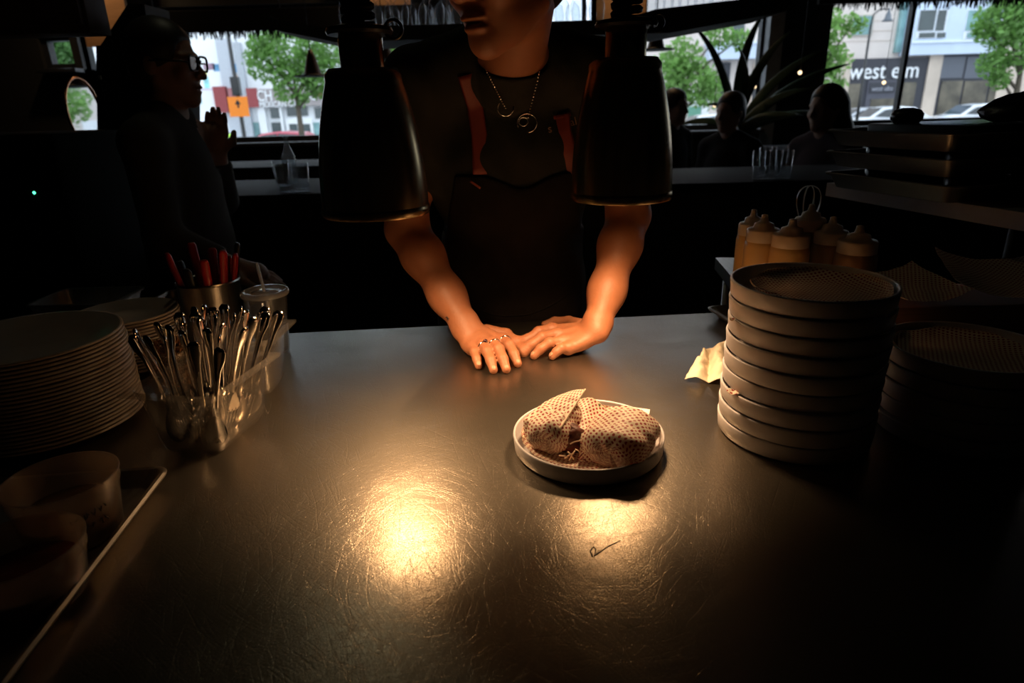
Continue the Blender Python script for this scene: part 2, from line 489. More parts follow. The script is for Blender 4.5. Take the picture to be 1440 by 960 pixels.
# openings along x: (x0, x1, z0, z1)
_a = ony(63, 98, WY); _b = ony(98, 48, WY)
ops = [(float(_a[0]) + .0, float(_b[0]) + .05, float(_a[2]), float(_b[2])),
       (wx(112), wx(597), SILL, 2.22), (wx(668), wx(1074), SILL, 2.42), (wx(1153), X1 - .15, SILL, 2.42)]
segs = []
xs = [X0] + [v for o in ops for v in (o[0], o[1])] + [X1]
for k in range(0, len(xs), 2): segs.append(box(xs[k], xs[k + 1], WY, WY + .2, 0, ZC))
for o in ops:
    segs.append(box(o[0], o[1], WY, WY + .2, 0, o[2])); segs.append(box(o[0], o[1], WY, WY + .2, o[3], ZC))
struct(obj('wall_front', join(*segs), WALL, smooth=False))
mulls = [[], [wx(243)], [wx(905)], [wx(1273)]]
for n, (o, ml) in enumerate(zip(ops, mulls), 1):
    w = struct(obj('window_%d' % n, join(box(o[0], o[0] + .05, WY + .04, WY + .12, o[2], o[3]), box(o[1] - .05, o[1], WY + .04, WY + .12, o[2], o[3]),
                                    box(o[0] + .05, o[1] - .05, WY + .04, WY + .12, o[2], o[2] + .045), box(o[0] + .05, o[1] - .05, WY + .04, WY + .12, o[3] - .045, o[3])), FRAME, smooth=False))
    for x in ml: obj('mullion', box(x - .016, x + .016, WY + .05, WY + .11, o[2] + .045, o[3] - .045), BLACK, w, smooth=False)
    cuts = [o[0] + .05] + sum([[x - .016, x + .016] for x in ml], []) + [o[1] - .05]
    for k in range(0, len(cuts), 2): obj('pane', box(cuts[k], cuts[k + 1], WY + .075, WY + .081, o[2] + .045, o[3] - .045), GLASS, w, smooth=False)
    obj('window_sill', box(o[0], o[1], WY - .12, WY + .04, o[2] - .03, o[2], .005), FRAME, w, smooth=False)
struct(obj('baseboard_front', box(X0, X1, WY - .02, WY, 0, .12), BLACK, smooth=False))
# pale column trim beside the middle window
struct(obj('trim_1', box(wx(1069), wx(1088), WY - .1, WY, 0, ZC), mat('grey_trim', (0.16, 0.18, 0.21), .5), smooth=False))
# warm wooden panels under the ceiling, lit by spots added out of view
TAN = mat('tan_wood', (0.50, 0.29, 0.15), .6, stretch=(1, 1, 8), scale=6)
SPOT = glow_mat('added_warm_lamp_face', (1.0, 0.62, 0.32), 220.0)
for n, (pa, pb) in enumerate(((112, 178), (488, 578), (838, 908)), 2):
    x0, x1 = float(ony(pa, 20, 5.75)[0]), float(ony(pb, 20, 5.75)[0])
    z0 = float(ony(pa, 66, 5.75)[2])
    struct(obj('trim_%d' % n, box(x0, x1, 5.75, 5.79, z0, ZC), TAN, smooth=False))
    s = thing('added_spotlight', ['black ceiling spotlight washing the wood panel beside the small window', 'black ceiling spotlight washing the wood panel behind the coiled cord', 'black ceiling spotlight washing the wood panel above the dining tables'][n - 2], 'spotlight', ((x0 + x1) / 2, 5.52, ZC), group='ceiling spotlights')
    obj('housing', lathe([(.03, 0), (.06, -.01), (.06, -.16), (.054, -.16), (.054, -.03)], 24), BLACK, s)
    obj('lens', lathe([(0, -.13), (.053, -.13)], 24), SPOT, s)

# fringed valances hanging in front of the glass
def valance(name, label, pa, pb, ytop, ybot, Y, dense):
    x0, x1 = float(ony(pa, ybot, Y)[0]), float(ony(pb, ybot, Y)[0])
    zt = max(float(ony(pa, ytop, Y)[2]), float(ony(pb, ytop, Y)[2])); zb = float(ony((pa + pb) / 2, ybot, Y)[2])
    t = thing(name, label, 'valance', ((x0 + x1) / 2, Y, zb))
    t['mount'] = 'hung'
    obj('band', box(x0 - t.location.x, x1 - t.location.x, -.02, .02, .03, zt - zb, .004), BLACK, t, smooth=False)
    for xx in (x0 + .15, (x0 + x1) / 2, x1 - .15): obj('hanging_cord', tube([(xx - t.location.x, 0, zt - zb - .01), (xx - t.location.x, 0, ZC - zb)], .004, 6), BLACK, t)
    V, Fs = [], []
    for k in range(dense):
        x = x0 + (x1 - x0) * (k + random.random()) / dense - t.location.x
        l = random.uniform(-.035, .025); w = random.uniform(.004, .010); y = random.uniform(-.015, .015); sx = random.uniform(-.02, .02)
        b = len(V); V += [(x - w, y, .05), (x + w, y, .05), (x + w * .4 + sx, y + .003, l), (x - w * .4 + sx, y + .003, l)]; Fs.append((b, b + 1, b + 2, b + 3))
    tag(obj('fringe', (V, Fs), BLACK, t, smooth=False), kind='stuff')
    return t
valance('fringed_valance', 'long black fringed valance hanging over the window behind the bespectacled person', 195, 600, 17, 48, 5.6, 420)
valance('fringed_valance', 'black fringed valance along the top of the window facing the corner shop', 1150, 1600, -40, 6, 5.7, 420)

# ================================================================ outside
SZ = -0.75
struct(obj('street', box(-70, 70, WY + .25, 40.8, SZ - .2, SZ), mat('asphalt', (0.16, 0.165, 0.17), .85, var=.25, scale=2, bump=.3), smooth=False))
struct(obj('sidewalk', box(-70, 70, 40.8, 60, SZ - .1, SZ + .14), mat('sidewalk_concrete', (0.42, 0.42, 0.41), .85, scale=2), smooth=False))
BY = 45.0
def P(px, py, Y=BY):
    p = ony(px, py, Y); return float(p[0]), float(p[2])
def rect(name, px0, py0, px1, py1, m, parent, front=0.0, depth=.1, Y=BY, bottom=None):
    """a facade piece between two picture corners, standing `front` metres proud of the facade plane"""
    cx, cy = (px0 + px1) / 2, (py0 + py1) / 2
    xa, xb = P(px0, cy, Y)[0], P(px1, cy, Y)[0]
    zt, zb = P(cx, py0, Y)[1], P(cx, py1, Y)[1]
    if bottom is not None: zb = bottom
    return obj(name, box(xa, xb, Y - front, Y - front + depth, zb, zt), m, parent, smooth=False)
STONE = mat('beige_stone', (0.62, 0.52, 0.44), .8, var=.1, scale=1.2)
STONE2 = mat('pink_stucco', (0.70, 0.62, 0.58), .8, var=.06, scale=.8)
BAY = mat('pale_blue_panel', (0.60, 0.70, 0.86), .6, var=.05, scale=1)
SHOP = mat('charcoal_shopfront', (0.035, 0.036, 0.048), .5, var=.1)
DKGL = mat('dark_glass', (0.035, 0.055, 0.06), .12, var=.3, scale=.8, spec=.8)
TEAL = mat('teal_glass', (0.18, 0.33, 0.34), .15, var=.3, scale=1)
SHOPGL = mat('shop_interior_glass', (0.10, 0.085, 0.06), .2, var=.6, scale=1.1)
WHITEF = mat('white_facade', (0.80, 0.82, 0.85), .7, var=.05, scale=.6)
LETTER = mat('white_sign_letters', (0.9, 0.92, 0.95), .5, var=.02)
LETTERG = mat('dim_sign_letters', (0.35, 0.36, 0.42), .5, var=.02)
GB = SZ + .14
bw = thing('shop_building', 'beige stone building with charcoal shopfront and pale blue bays across the street', 'building', (0, 0, 0))
xa, xb = P(880, 100)[0], P(1700, 100)[0]
obj('wall', box(xa, xb, BY, BY + 8, GB, 16), STONE2, bw, smooth=False)
for a, b in ((1183, 1190), (1297, 1315), (1398, 1440)): rect('stone_pier', a, 76, b, 170, STONE, bw, .3, .35, bottom=GB)
for yy in (30, 44, 58): rect('stone_joint', 1152, yy, 1256, yy + .7, mat('joint_stone', (.5, .42, .36), .9), bw, .03, .04)  # thin joint lines in a slightly darker stone tone
sf = rect('shopfront', 1184, 82, 1298, 168, SHOP, bw, .2, .25, bottom=GB)
for a, t_, b, c_ in ((1186, 118, 1210, 168), (1262, 116, 1284, 160)): obj('pane', box(*[v for v in (P(a, 130)[0], P(b, 130)[0])], BY - .24, BY - .2, GB + .4, P((a + b) / 2, t_)[1]), SHOPGL, bw, smooth=False)
rect('door_surround', 1214, 113, 1258, 170, mat('slate_door_frame', (.075, .075, .10), .5), bw, .28, .1, bottom=GB)
rect('door', 1219, 139, 1251, 170, SHOPGL, bw, .32, .05, bottom=GB)
rect('transom_panel', 1219, 116, 1255, 131, SHOP, bw, .32, .05)
# lettering
def sign(s, pxa, pxb, pybase, m, parent, front, name='sign_lettering', Y=BY, depth=.06, hpx=None, shear=0):
    v, f = text_mesh(s, 1.0, .02, 'LEFT', shear)
    x = [p[0] for p in v]; y = [p[1] for p in v]
    xa, z = P(pxa, pybase, Y); xb, _ = P(pxb, pybase, Y)
    k = (xb - xa) / (max(x) - min(x))
    kz = k if hpx is None else (hpx * Y / F) / (max(y) - min(y))
    z2 = P(pxb, pybase, Y)[1]
    v = [(xa + (p[0] - min(x)) * k, Y - front - p[2] * 2, z + (p[1] - min(y)) * kz) for p in v]
    return obj(name, (v, f), m, parent, smooth=False)
sign('west elm', 1190, 1286, 112, LETTER, bw, .26, hpx=19.5)
sign('west elm', 1221, 1250, 128.5, LETTERG, bw, .37, hpx=6)
rect('shopfront', 1316, 76, 1398, 165, SHOP, bw, .2, .25, bottom=GB)
for a, b in ((1317, 1346), (1349, 1382), (1385, 1397)): rect('pane', a, 114, b, 165, SHOPGL, bw, .25, .05, bottom=GB + .3)
for a, b in ((1318, 1352), (1355, 1396)): rect('sign_panel', a, 80, b, 110, mat('grey_sign_panel', (.11, .12, .15), .4), bw, .25, .05)
rect('bay', 1272, -30, 1398, 77, BAY, bw, .8, .8)
rect('glass_strip', 1262, -10, 1270, 74, TEAL, bw, .3, .3)
for a, b in ((1279, 1319), (1345, 1389)):
    w = rect('window', a, 16, b, 56, mat('white_frame', (.75, .8, .88), .5), bw, .86, .06)
    md = (a + b) / 2 + 5
    for c0, c1, r0, r1 in ((a + 2, md - 1.5, 17, 45), (md + 1.5, b - 2, 17, 45), (a + 2, md - 1.5, 48, 55), (md + 1.5, b - 2, 48, 55)):
        rect('pane', c0, r0, c1, r1, DKGL if a < 1300 else TEAL, w, .9, .05)
rect('bay_sill', 1272, 58, 1398, 61, mat('pale_sill', (.75, .82, .95), .5), bw, .9, .12)
w = rect('window', 1196, 21, 1227, 51, mat('stone_frame', (.5, .45, .4), .6), bw, .1, .1)
rect('pane', 1198, 23, 1225, 49, TEAL, w, .14, .05)
# part of the same frontage seen beside the right lamp
rect('balcony', 992, 64, 1072, 84, BAY, bw, 1.0, 1.0)
rect('balcony_cap', 990, 60, 1072, 64, mat('pale_sill', (.75, .82, .95), .5), bw, 1.1, 1.1)
rect('window', 1030, 35, 1046, 58, DKGL, bw, .1, .1)
for a, b, m_ in ((1012, 1024, SHOP), (1037, 1047, SHOP), (1056, 1066, STONE)): rect('shop_column', a, 88, b, 160, m_, bw, .15, .2, bottom=GB)
for a, b in ((966, 1000), (968, 996)): pass
rect('white_door', 968, 128, 996, 172, WHITEF, bw, .2, .25, bottom=GB)
rect('green_panel', 966, 150, 984, 170, mat('green_hoarding', (.12, .30, .22), .6), bw, .3, .1, bottom=GB)

# left frontage
LY = 46.0
bl = thing('diner_building', 'white fronted eatery with glazed doors behind the street tree', 'building', (0, 0, 0))
xa, xb = P(340, 100, LY)[0], P(700, 100, LY)[0]
obj('wall', box(xa, xb, LY, LY + 8, GB, 16), WHITEF, bl, smooth=False)
GREYP = mat('grey_pilaster', (.45, .48, .53), .7)
for a, b in ((341, 350), (368, 378), (398, 401)): rect('pilaster', a, 60 if a < 360 else 150, b, 200, GREYP if a < 360 else WHITEF, bl, .4, .4, LY, bottom=GB)
for a, y0, b, y1 in ((381, 152, 396, 166), (404, 150, 433, 163), (443, 151, 470, 166), (383, 172, 398, 187), (520, 150, 560, 166)): rect('window', a, y0, b, y1, DKGL, bl, .1, .1, LY)
for a, b in ((358, 366), (442, 452)): rect('pane', a, 172, b, 200, TEAL, bl, .1, .1, LY, bottom=GB)
dr = rect('door', 405, 167, 442, 202, mat('white_door_paint', (.86, .88, .9), .5), bl, .2, .2, LY, bottom=GB)
for a, b in ((409, 420), (427, 438)): rect('pane', a, 174, b, 190, DKGL, dr, .25, .05, LY)
rect('fascia', 369, 124, 462, 149, mat('fascia_grey', (.36, .32, .32), .6), bl, .5, .5, LY)
RED = mat('maroon_banner', (.30, .06, .065), .7)
rect('banner', 352, 124, 367, 151, RED, bl, .6, .1, LY)
sign('CH', 367, 387, 142.5, LETTER, bl, .56, hpx=13, Y=LY)
for s, a, b in (('CH', 366.5, 388, ), ): pass
rect('logo_panel', 447, 129, 457, 136, mat('brick_red_panel', (.33, .09, .07), .6), bl, .56, .05, LY)
sign('C', 440, 450, 141, LETTER, bl, .6, hpx=12, Y=LY)
sign('MEXICAN GRILL', 370, 432, 151, LETTER, bl, .56, hpx=7, Y=LY)
bm_ = thing('mural_building', 'bright white building painted with patches of coloured mural', 'building', (0, 0, 0))
MY = 47.0
xa, xb = P(-60, 100, MY)[0], P(338, 100, MY)[0]
obj('wall', box(xa, xb, MY, MY + 8, GB, 13), mat('bright_white_wall', (.92, .94, .97), .6, var=.03, scale=1), bm_, smooth=False)
for a, y0, b, y1, c in ((286, 89, 302, 98, (.35, .22, .3)), (300, 90, 317, 100, (.12, .3, .5)), (284, 99, 291, 106, (.75, .65, .15)), (287, 108, 294, 124, (.3, .65, .7)), (303, 130, 310, 142, (.15, .5, .75)), (276, 135, 284, 146, (.45, .65, .85)), (312, 112, 318, 120, (.3, .6, .75)), (280, 124, 300, 127, (.7, .6, .75))):
    rect('mural_patch', a, y0, b, y1, mat('mural_%d' % a, c, .7, var=.5, scale=1.5), bm_, .02, .04, MY)
rect('tan_panel', 319, 106, 345, 124, mat('peach_panel', (.75, .5, .32), .6), bm_, .3, .3, MY)
rect('awning', 309, 122, 326, 158, RED, bm_, .9, .9, MY)
rect('awning', 328, 124, 346, 150, mat('faded_red', (.42, .17, .18), .7), bm_, .8, .8, MY)
rect('blue_sign', 331, 90, 339, 102, mat('sign_blue', (.05, .3, .6), .5), bm_, .4, .2, MY)
rect('pillar', 318, 55, 334, 200, mat('grey_pillar', (.55, .58, .64), .7), bm_, .5, .5, MY, bottom=GB)

# signal pole with the orange sign
PX, PY_ = P(337, 150, 25.0)[0], 25.0
sp = thing('street_pole', 'dark slim street pole standing in front of the maroon banners', 'pole', (PX, PY_, SZ))
obj('shaft', lathe([(.07, 0), (.06, 7.2), (0, 7.2)], 12), BLACKG, sp)
obj('base', lathe([(.13, 0), (.13, .25), (.07, .35)], 12), BLACKG, sp)
obj('signal_box', box(-.14, .14, -.16, .1, 2.72, 3.35, .02), BLACKG, sp)
_zz = P(337, 150, 25.0)[1] - SZ
sg = thing('road_work_sign', 'orange road work sign with a black arrow on the street pole', 'sign', (PX, PY_ - .1, SZ + _zz))
obj('panel', box(-.35, .36, -.02, .0, -.34, .34, .006), mat('sign_orange', (1.0, .26, .01), .5, var=.03), sg, smooth=False)
obj('arrow', prism([(-.03, .0), (.03, .0), (.03, .08), (.11, .08), (0, .24), (-.11, .08), (-.03, .08)], -.03, -.021), BLACK, sg, smooth=False)
obj('arrow_stem', box(-.025, .025, -.03, -.021, -.04, 0.0), BLACK, sg, smooth=False)
# street lamp with a hanging lantern
lx, lz = P(1221, 60, 32.0)
la = thing('street_lamp', 'black street lamp with a curved arm and hanging bell lantern', 'street lamp', (lx, 32.0, SZ))
_t = P(1226, 24, 32.0); _e = P(1250, 16, 32.0)
obj('post', tube([(0, 0, 0), (0, 0, 2), (0, 0, _t[1] - SZ - .3)], [.09, .06, .05], 10), BLACKG, la)
obj('arm', tube([(0, 0, _t[1] - SZ - .32), (.05, 0, _t[1] - SZ + .1), (.3, 0, _t[1] - SZ + .3), (_e[0] - lx, 0, _e[1] - SZ + .1)], .035, 8), BLACKG, la)
obj('lantern', lathe([(.03, .1), (.05, -.05), (.12, -.2), (.14, -.34), (.24, -.42), (.22, -.45), (0, -.4)], 16, (_e[0] - lx, 0, _e[1] - SZ + .05)), mat('lamp_grey', (.12, .14, .17), .4), la)

# street trees
LEAF = [mat('leaf_green_%d' % k, c, .5, var=.35, scale=3, trans=.45) for k, c in enumerate(((.17, .34, .08), (.21, .39, .10), (.11, .25, .07)))]
BARK = mat('tree_bark', (.10, .08, .06), .9, scale=9, bump=.5)
def tree(label, blobs, Y, trunk_px, n=2600, leaf=.15, seed=1, m=0):
    r = np.random.default_rng(seed)
    tx = P(trunk_px, 150, Y)[0]
    t = thing('street_tree', label, 'tree', (tx, Y, SZ), group='street trees')
    B = [(P(a, b, Y)[0] - tx, P(a, b, Y)[1] - SZ, rad * Y / F) for a, b, rad in blobs]
    vol = np.array([b[2] ** 2 for b in B]); vol /= vol.sum()
    V = np.zeros((n * 4, 3)); Fq = np.arange(n * 4).reshape(-1, 4)
    for k in range(n):
        bx, bz, br = B[r.choice(len(B), p=vol)]
        d = r.normal(size=3); d /= np.linalg.norm(d); rr = br * r.uniform(.25, 1.05) ** .6
        c = np.array([bx, 0, bz]) + d * rr * np.array([1, .9, .9])
        a = r.normal(size=3); a /= np.linalg.norm(a); b = np.cross(a, r.normal(size=3)); b /= np.linalg.norm(b)
        s = leaf * r.uniform(.6, 1.3)
        V[k * 4:k * 4 + 4] = [c - a * s, c + b * s * .45, c + a * s, c - b * s * .45]
    tag(obj('leaves', (V, Fq), LEAF[m], t, smooth=False), kind='stuff')
    top = max(b[1] for b in B)
    obj('trunk', tube([(0, 0, 0), (.03, 0, top * .35), (0, .05, top * .7)], [.13, .10, .05], 8), BARK, t)
    for k, (bx, bz, br) in enumerate(B):
        z0 = min(bz * .75, top * .62)
        obj('branch', tube([(0.02, .02, z0), (bx * .5, .05, (z0 + bz) / 2 + .1), (bx, .05, bz)], [.05, .035, .015], 6), BARK, t)
    return t
tree('bushy green street tree hiding the eatery sign', [(375, 85, 30), (405, 70, 38), (440, 90, 32), (415, 120, 30), (452, 118, 22), (470, 70, 30), (370, 60, 22)], 22, 418, 3600, .10, 1, 0)
tree('green street tree partly behind the cook\'s shoulder', [(556, 85, 24), (590, 68, 22), (540, 60, 25)], 24, 552, 900, .14, 2, 1)
tree('leafy street tree beside the pale balcony', [(940, 105, 32), (975, 115, 34), (1000, 130, 24), (960, 80, 26), (1010, 50, 20), (1040, 55, 14)], 21, 955, 2600, .10, 3, 1)
tree('street tree with sparse leaves at the edge of the shop sign', [(1160, 40, 26), (1175, 85, 22), (1165, 110, 18), (1200, 35, 16), (1150, 70, 22), (1183, 118, 8)], 20, 1140, 1300, .10, 4, 1)
tree('tall street tree in front of the second shopfront', [(1410, 30, 34), (1430, 70, 34), (1395, 90, 20), (1440, 10, 34), (1405, 112, 14), (1385, 40, 14)], 20, 1425, 2600, .10, 5, 0)
tree('street tree seen through the small corner window', [(80, 65, 26), (60, 55, 24), (95, 80, 18)], 24, 78, 900, .15, 6, 2)

# parked cars
WHEEL = mat('tyre_black', (.02, .02, .02), .8)
CGLS = mat('car_glass', (.03, .04, .05), .08, spec=.8)
def car(label, px, Y, m, group=None, flip=1, h=1.5):
    x = P(px, 150, Y)[0]
    t = thing('parked_car', label, 'car', (x, Y, SZ), 0 if flip > 0 else math.pi, group)
    k = h / 1.5
    prof = [(-2.2, .35), (-2.25, .7), (-2.15, .95), (-1.2, 1.02 * k), (-.55, 1.42 * k), (.2, 1.5 * k), (1.1, 1.42 * k), (1.75, 1.05 * k), (2.15, .95), (2.22, .6), (2.15, .33)]
    bm = bmesh.new(); vs = []
    for yy, sc in ((-.88, .94), (-.8, 1), (.8, 1), (.88, .94)):
        vs.append([bm.verts.new((p[0] * (.985 if sc < 1 else 1), yy * (.84 if p[1] > 1.2 else 1), .33 + (p[1] - .33) * (sc if p[1] > .5 else 1))) for p in prof])
    for a, b in zip(vs, vs[1:]):
        for i in range(len(prof)):
            j = (i + 1) % len(prof); bm.faces.new((a[i], a[j], b[j], b[i]))
    bm.faces.new(vs[0]); bm.faces.new(list(reversed(vs[-1]))); bmesh.ops.recalc_face_normals(bm, faces=bm.faces)
    obj('body', from_bm(bm), m, t, angle=35)
    for s in (-1, 1):
        obj('side_window', prism([(-1.0, 1.04 * k), (-.5, 1.34 * k), (.15, 1.4 * k), (.15, 1.0 * k)], s * .875 - .012, s * .875 + .012), CGLS, t, smooth=False)
        obj('side_window', prism([(.22, 1.0 * k), (.22, 1.4 * k), (1.0, 1.34 * k), (1.5, 1.05 * k)], s * .875 - .012, s * .875 + .012), CGLS, t, smooth=False)
        for wx_ in (-1.35, 1.35):
            w = obj('wheel', xf(lathe([(0, -.1), (.2, -.11), (.33, -.1), (.35, -.05), (.35, .05), (.33, .1), (.2, .11), (0, .1)], 20), Matrix.Translation((wx_, s * .8, .35)) @ Matrix.Rotation(math.pi / 2, 4, 'X')), WHEEL, t)
        obj('headlight', sphere((-2.2, s * .62, .74), (.06, .16, .08)), LETTER, t)
    obj('windscreen', [[(-1.17, -.7, 1.05 * k), (-1.17, .7, 1.05 * k), (-.6, .62, 1.42 * k), (-.6, -.62, 1.42 * k), (-1.2, -.7, 1.03 * k), (-1.2, .7, 1.03 * k), (-.63, .62, 1.43 * k), (-.63, -.62, 1.43 * k)], [(0, 1, 2, 3), (7, 6, 5, 4), (0, 4, 5, 1), (2, 6, 7, 3)]], CGLS, t, smooth=False)
    return t
CARW = mat('car_white', (.78, .82, .88), .25, var=.02, coat=.6)
CARS = mat('car_silver', (.55, .58, .64), .3, var=.03, coat=.5)
car('white car parked in front of the charcoal shop door', 1247, 36, CARW, h=1.62)
car('silver car parked behind the white car outside the shop', 1215, 38.6, CARS, h=1.55)
car('white car parked outside the second shopfront', 1372, 36.5, CARW, h=1.62)
car('white car parked beyond the seated diners and strap plant', 995, 34, CARW, h=1.5)
car('red car parked below the eatery windows', 388, 30, mat('car_red', (.5, .05, .09), .3, coat=.5), h=1.35)

# ================================================================ people
def skin_mat(name, col):
    m = mat(name, col, .55, var=.07, scale=30, bump=.12, bscale=220)
    b = m.node_tree.nodes['Principled BSDF']
    b.inputs['Subsurface Weight'].default_value = .12
    b.inputs['Subsurface Radius'].default_value = (.012, .004, .002)
    b.inputs['Subsurface Scale'].default_value = .5
    return m
SKIN = skin_mat('warm_skin', (.315, .120, .056))
SKIND = skin_mat('olive_skin', (.30, .17, .115))
NAIL = mat('fingernail', (.42, .20, .12), .5, var=.03)
HAIR = mat('dark_hair', (.012, .009, .008), .5, var=.4, scale=60, stretch=(1, 1, .1))
TEE = mat('dark_olive_tee', (.022, .022, .018), .85, spec=.1, var=.15, scale=30, bump=.2, bscale=300)
APR = mat('black_brown_apron', (.009, .0065, .0055), .8, spec=.1, var=.2, scale=30, bump=.3, bscale=400)
STRAP = mat('red_brown_strap', (.15, .018, .010), .6, var=.15, scale=20)
SILVER = mat('polished_silver', (.82, .80, .77), .12, metal=1.0, var=.04)
TROU = mat('black_trousers', (.015, .015, .017), .85)
CT = 0.92                                            # counter top height

def basis(fwd, up=(0, 0, 1)):
    f = np.array(fwd, float); f /= np.linalg.norm(f)
    s = np.cross(np.array(up, float), f); s = -s / np.linalg.norm(s); s = -s
    u = np.cross(f, s)
    return s, f, u                                   # person's left, forward, up

def head_sdf(p, C, S, Fw, U, k=1.0):
    R = np.stack([S, Fw, U], 1)
    L = lambda s, f, u: np.asarray(C) + (S * s + Fw * f + U * u) * k
    d = ell(p, L(0, -.012, .03), np.array([.076, .095, .09]) * k, R)
    d = smin(d, ell(p, L(0, .03, -.045), np.array([.060, .062, .074]) * k, R), .03 * k)
    for s in (-1, 1): d = smin(d, cap(p, L(s * .052, -.008, -.055), L(0, .066, -.102), .020 * k, .021 * k), .022 * k)
    for s in (-1, 1): d = smin(d, cap(p, L(s * .012, .086, .022), L(s * .046, .070, .020), .011 * k, .009 * k), .014 * k)
    for s in (-1, 1): d = smin(d, ell(p, L(s * .042, .068, -.03), np.array([.02, .016, .02]) * k, R), .02 * k)
    for s in (-1, 1): d = smax(d, -ell(p, L(s * .032, .101, .003), np.array([.017, .016, .012]) * k, R), .012 * k)
    d = smin(d, cap(p, L(0, .088, .008), L(0, .110, -.034), .009 * k, .0125 * k), .012 * k)
    for s in (-1, 1): d = smin(d, ell(p, L(s * .013, .100, -.037), np.array([.009, .010, .008]) * k, R), .006 * k)
    d = smin(d, ell(p, L(0, .089, -.066), np.array([.025, .012, .007]) * k, R), .006 * k)
    d = smin(d, ell(p, L(0, .086, -.081), np.array([.022, .012, .008]) * k, R), .006 * k)
    d = smax(d, -ell(p, L(0, .103, -.0735), np.array([.022, .016, .0024]) * k, R), .004 * k)
    for s in (-1, 1): d = smin(d, ell(p, L(s * .078, -.014, -.008), np.array([.010, .019, .032]) * k, R), .008 * k)
    return d

def finger_pts(a, b, lift, bend=(.46, .77)):
    a = np.asarray(a, float); b = np.asarray(b, float)
    z = np.array([0, 0, 1.0])
    return [a, a + (b - a) * bend[0] + z * lift, a + (b - a) * bend[1] + z * lift * .72, b]

# ---------------------------------------------------------------- the cook at the pass
hands = []
# his right hand (rings), palm down, fingers towards the camera
RH = dict(wr=onz(658, 463, .962), el=ony(572, 322, 1.40),
          mcp=[onz(664, 489, .940), onz(679, 486, .947), onz(693, 482, .951), onz(707, 477, .950)],
          tip=[onz(673, 514, .927), onz(694, 520, .927), onz(712, 519, .927), onz(728, 511, .927)],
          thumb=[onz(684, 466, .950), onz(712, 470, .945), onz(724, 481, .938), onz(729, 491, .929)])
# his left hand, fingers pointing across towards the other
LH = dict(wr=onz(838, 463, .962), el=ony(884, 302, 1.40),
          mcp=[onz(799, 489, .937), onz(790, 480, .944), onz(782, 470, .949), onz(776, 462, .949)],
          tip=[onz(777, 501, .927), onz(751, 500, .927), onz(737, 496, .927), onz(735, 486, .928)],
          thumb=[onz(818, 458, .950), onz(800, 452, .942), onz(780, 452, .936), onz(766, 456, .930)])
SHR, SHL = np.array([-.168, 1.375, 1.425]), np.array([.190, 1.40, 1.43])
def hand_sdf(p, h):
    wr, mcp = h['wr'], h['mcp']
    across = (mcp[3] - mcp[0]); across = across / np.linalg.norm(across)
    d = None
    for k in range(4):
        w0 = wr + across * (-.013 + .009 * k) + np.array([0, 0, -.004])
        c = cap(p, w0, mcp[k] + np.array([0, 0, -.0035]), .0155, .0118 if k else .0108)
        d = c if d is None else smin(d, c, .011)
    mid = (mcp[0] + mcp[3]) / 2 * .55 + wr * .45
    d = smin(d, ell(p, np.array([mid[0], mid[1], CT + .016]), (.034, .034, .015)), .012)
    fr = None
    for k in range(4):
        sc = (.88, .98, 1.02, 1.0)[k]
        pts = finger_pts(mcp[k], h['tip'][k], (.007, .010, .011, .010)[k])
        c = chain(p, pts, np.array([.0117, .0104, .0096, .0081]) * sc, .004)
        c = smin(c, np.linalg.norm(p - pts[1], axis=1) - .0106 * sc, .003)
        fr = c if fr is None else np.minimum(fr, c)
    for k in range(4): fr = smin(fr, np.linalg.norm(p - (mcp[k] + np.array([0, 0, .0005])), axis=1) - .0112, .006)
    d = smin(d, fr, .006)
    t = chain(p, h['thumb'], np.array([.0150, .0115, .0098, .0078]), .006)
    return smin(d, t, .008)
def arm_sdf(p, h, sh):
    wr, el = h['wr'], h['el']
    ax = (wr - el) / np.linalg.norm(wr - el)
    m1 = el + (wr - el) * .28; m2 = el + (wr - el) * .68
    d = chain(p, [el, m1, m2, wr], [.0405, .0400, .0325, .0255], .035)
    side = np.cross(ax, [0, -1, .3]); side /= np.linalg.norm(side)
    d = smin(d, cap(p, wr - side * .008 - ax * .015, wr + side * .008 - ax * .015, .0215), .012)
    u = cap(p, sh, el, .054, .042)
    return smin(d, u, .03)
HC = np.array([.006, 1.140, 1.586])
HS, HF, HU = basis((-.66, -.72, -.16))
def torso_core(p):
    d = ell(p, (.008, 1.43, 1.28), (.178, .112, .20))
    d = smin(d, ell(p, (.008, 1.53, 1.05), (.158, .112, .21)), .08)
    d = smin(d, ell(p, (.008, 1.58, .92), (.172, .122, .14)), .06)
    for s in (SHR, SHL):
        d = smin(d, cap(p, s + np.array([0, 0, .0]), np.array([.008 + (s[0] - .008) * .3, 1.345, 1.462]), .056, .058), .05)
    return d
def neck_sdf(p):
    return cap(p, (.010, 1.325, 1.43), HC - HU * .055 - HF * .03, .060, .052)
def cook_body(p):
    d = torso_core(p)
    d = smin(d, neck_sdf(p), .03)
    d = smin(d, head_sdf(p, HC, HS, HF, HU), .018)
    for h, s in ((RH, SHR), (LH, SHL)):
        d = smin(d, smin(arm_sdf(p, h, s), hand_sdf(p, h), .012), .03)
    for s in (-1, 1): d = smin(d, chain(p, [(s * .09, 1.58, .86), (s * .10, 1.56, .46), (s * .105, 1.60, .08)], [.085, .058, .042], .03), .05)
    for s in (-1, 1): d = smin(d, cap(p, (s * .105, 1.60, .05), (s * .115, 1.44, .035), .04, .03), .03)
    return d
cook = thing('person', 'cook in dark tee and apron leaning with both hands on the steel counter', 'person', (0.008, 1.58, 0))
def at(parent, vf):
    l = parent.location
    if isinstance(vf[0], np.ndarray): return vf[0] - np.array(l), vf[1]
    return move(vf, (-l[0], -l[1], -l[2]))
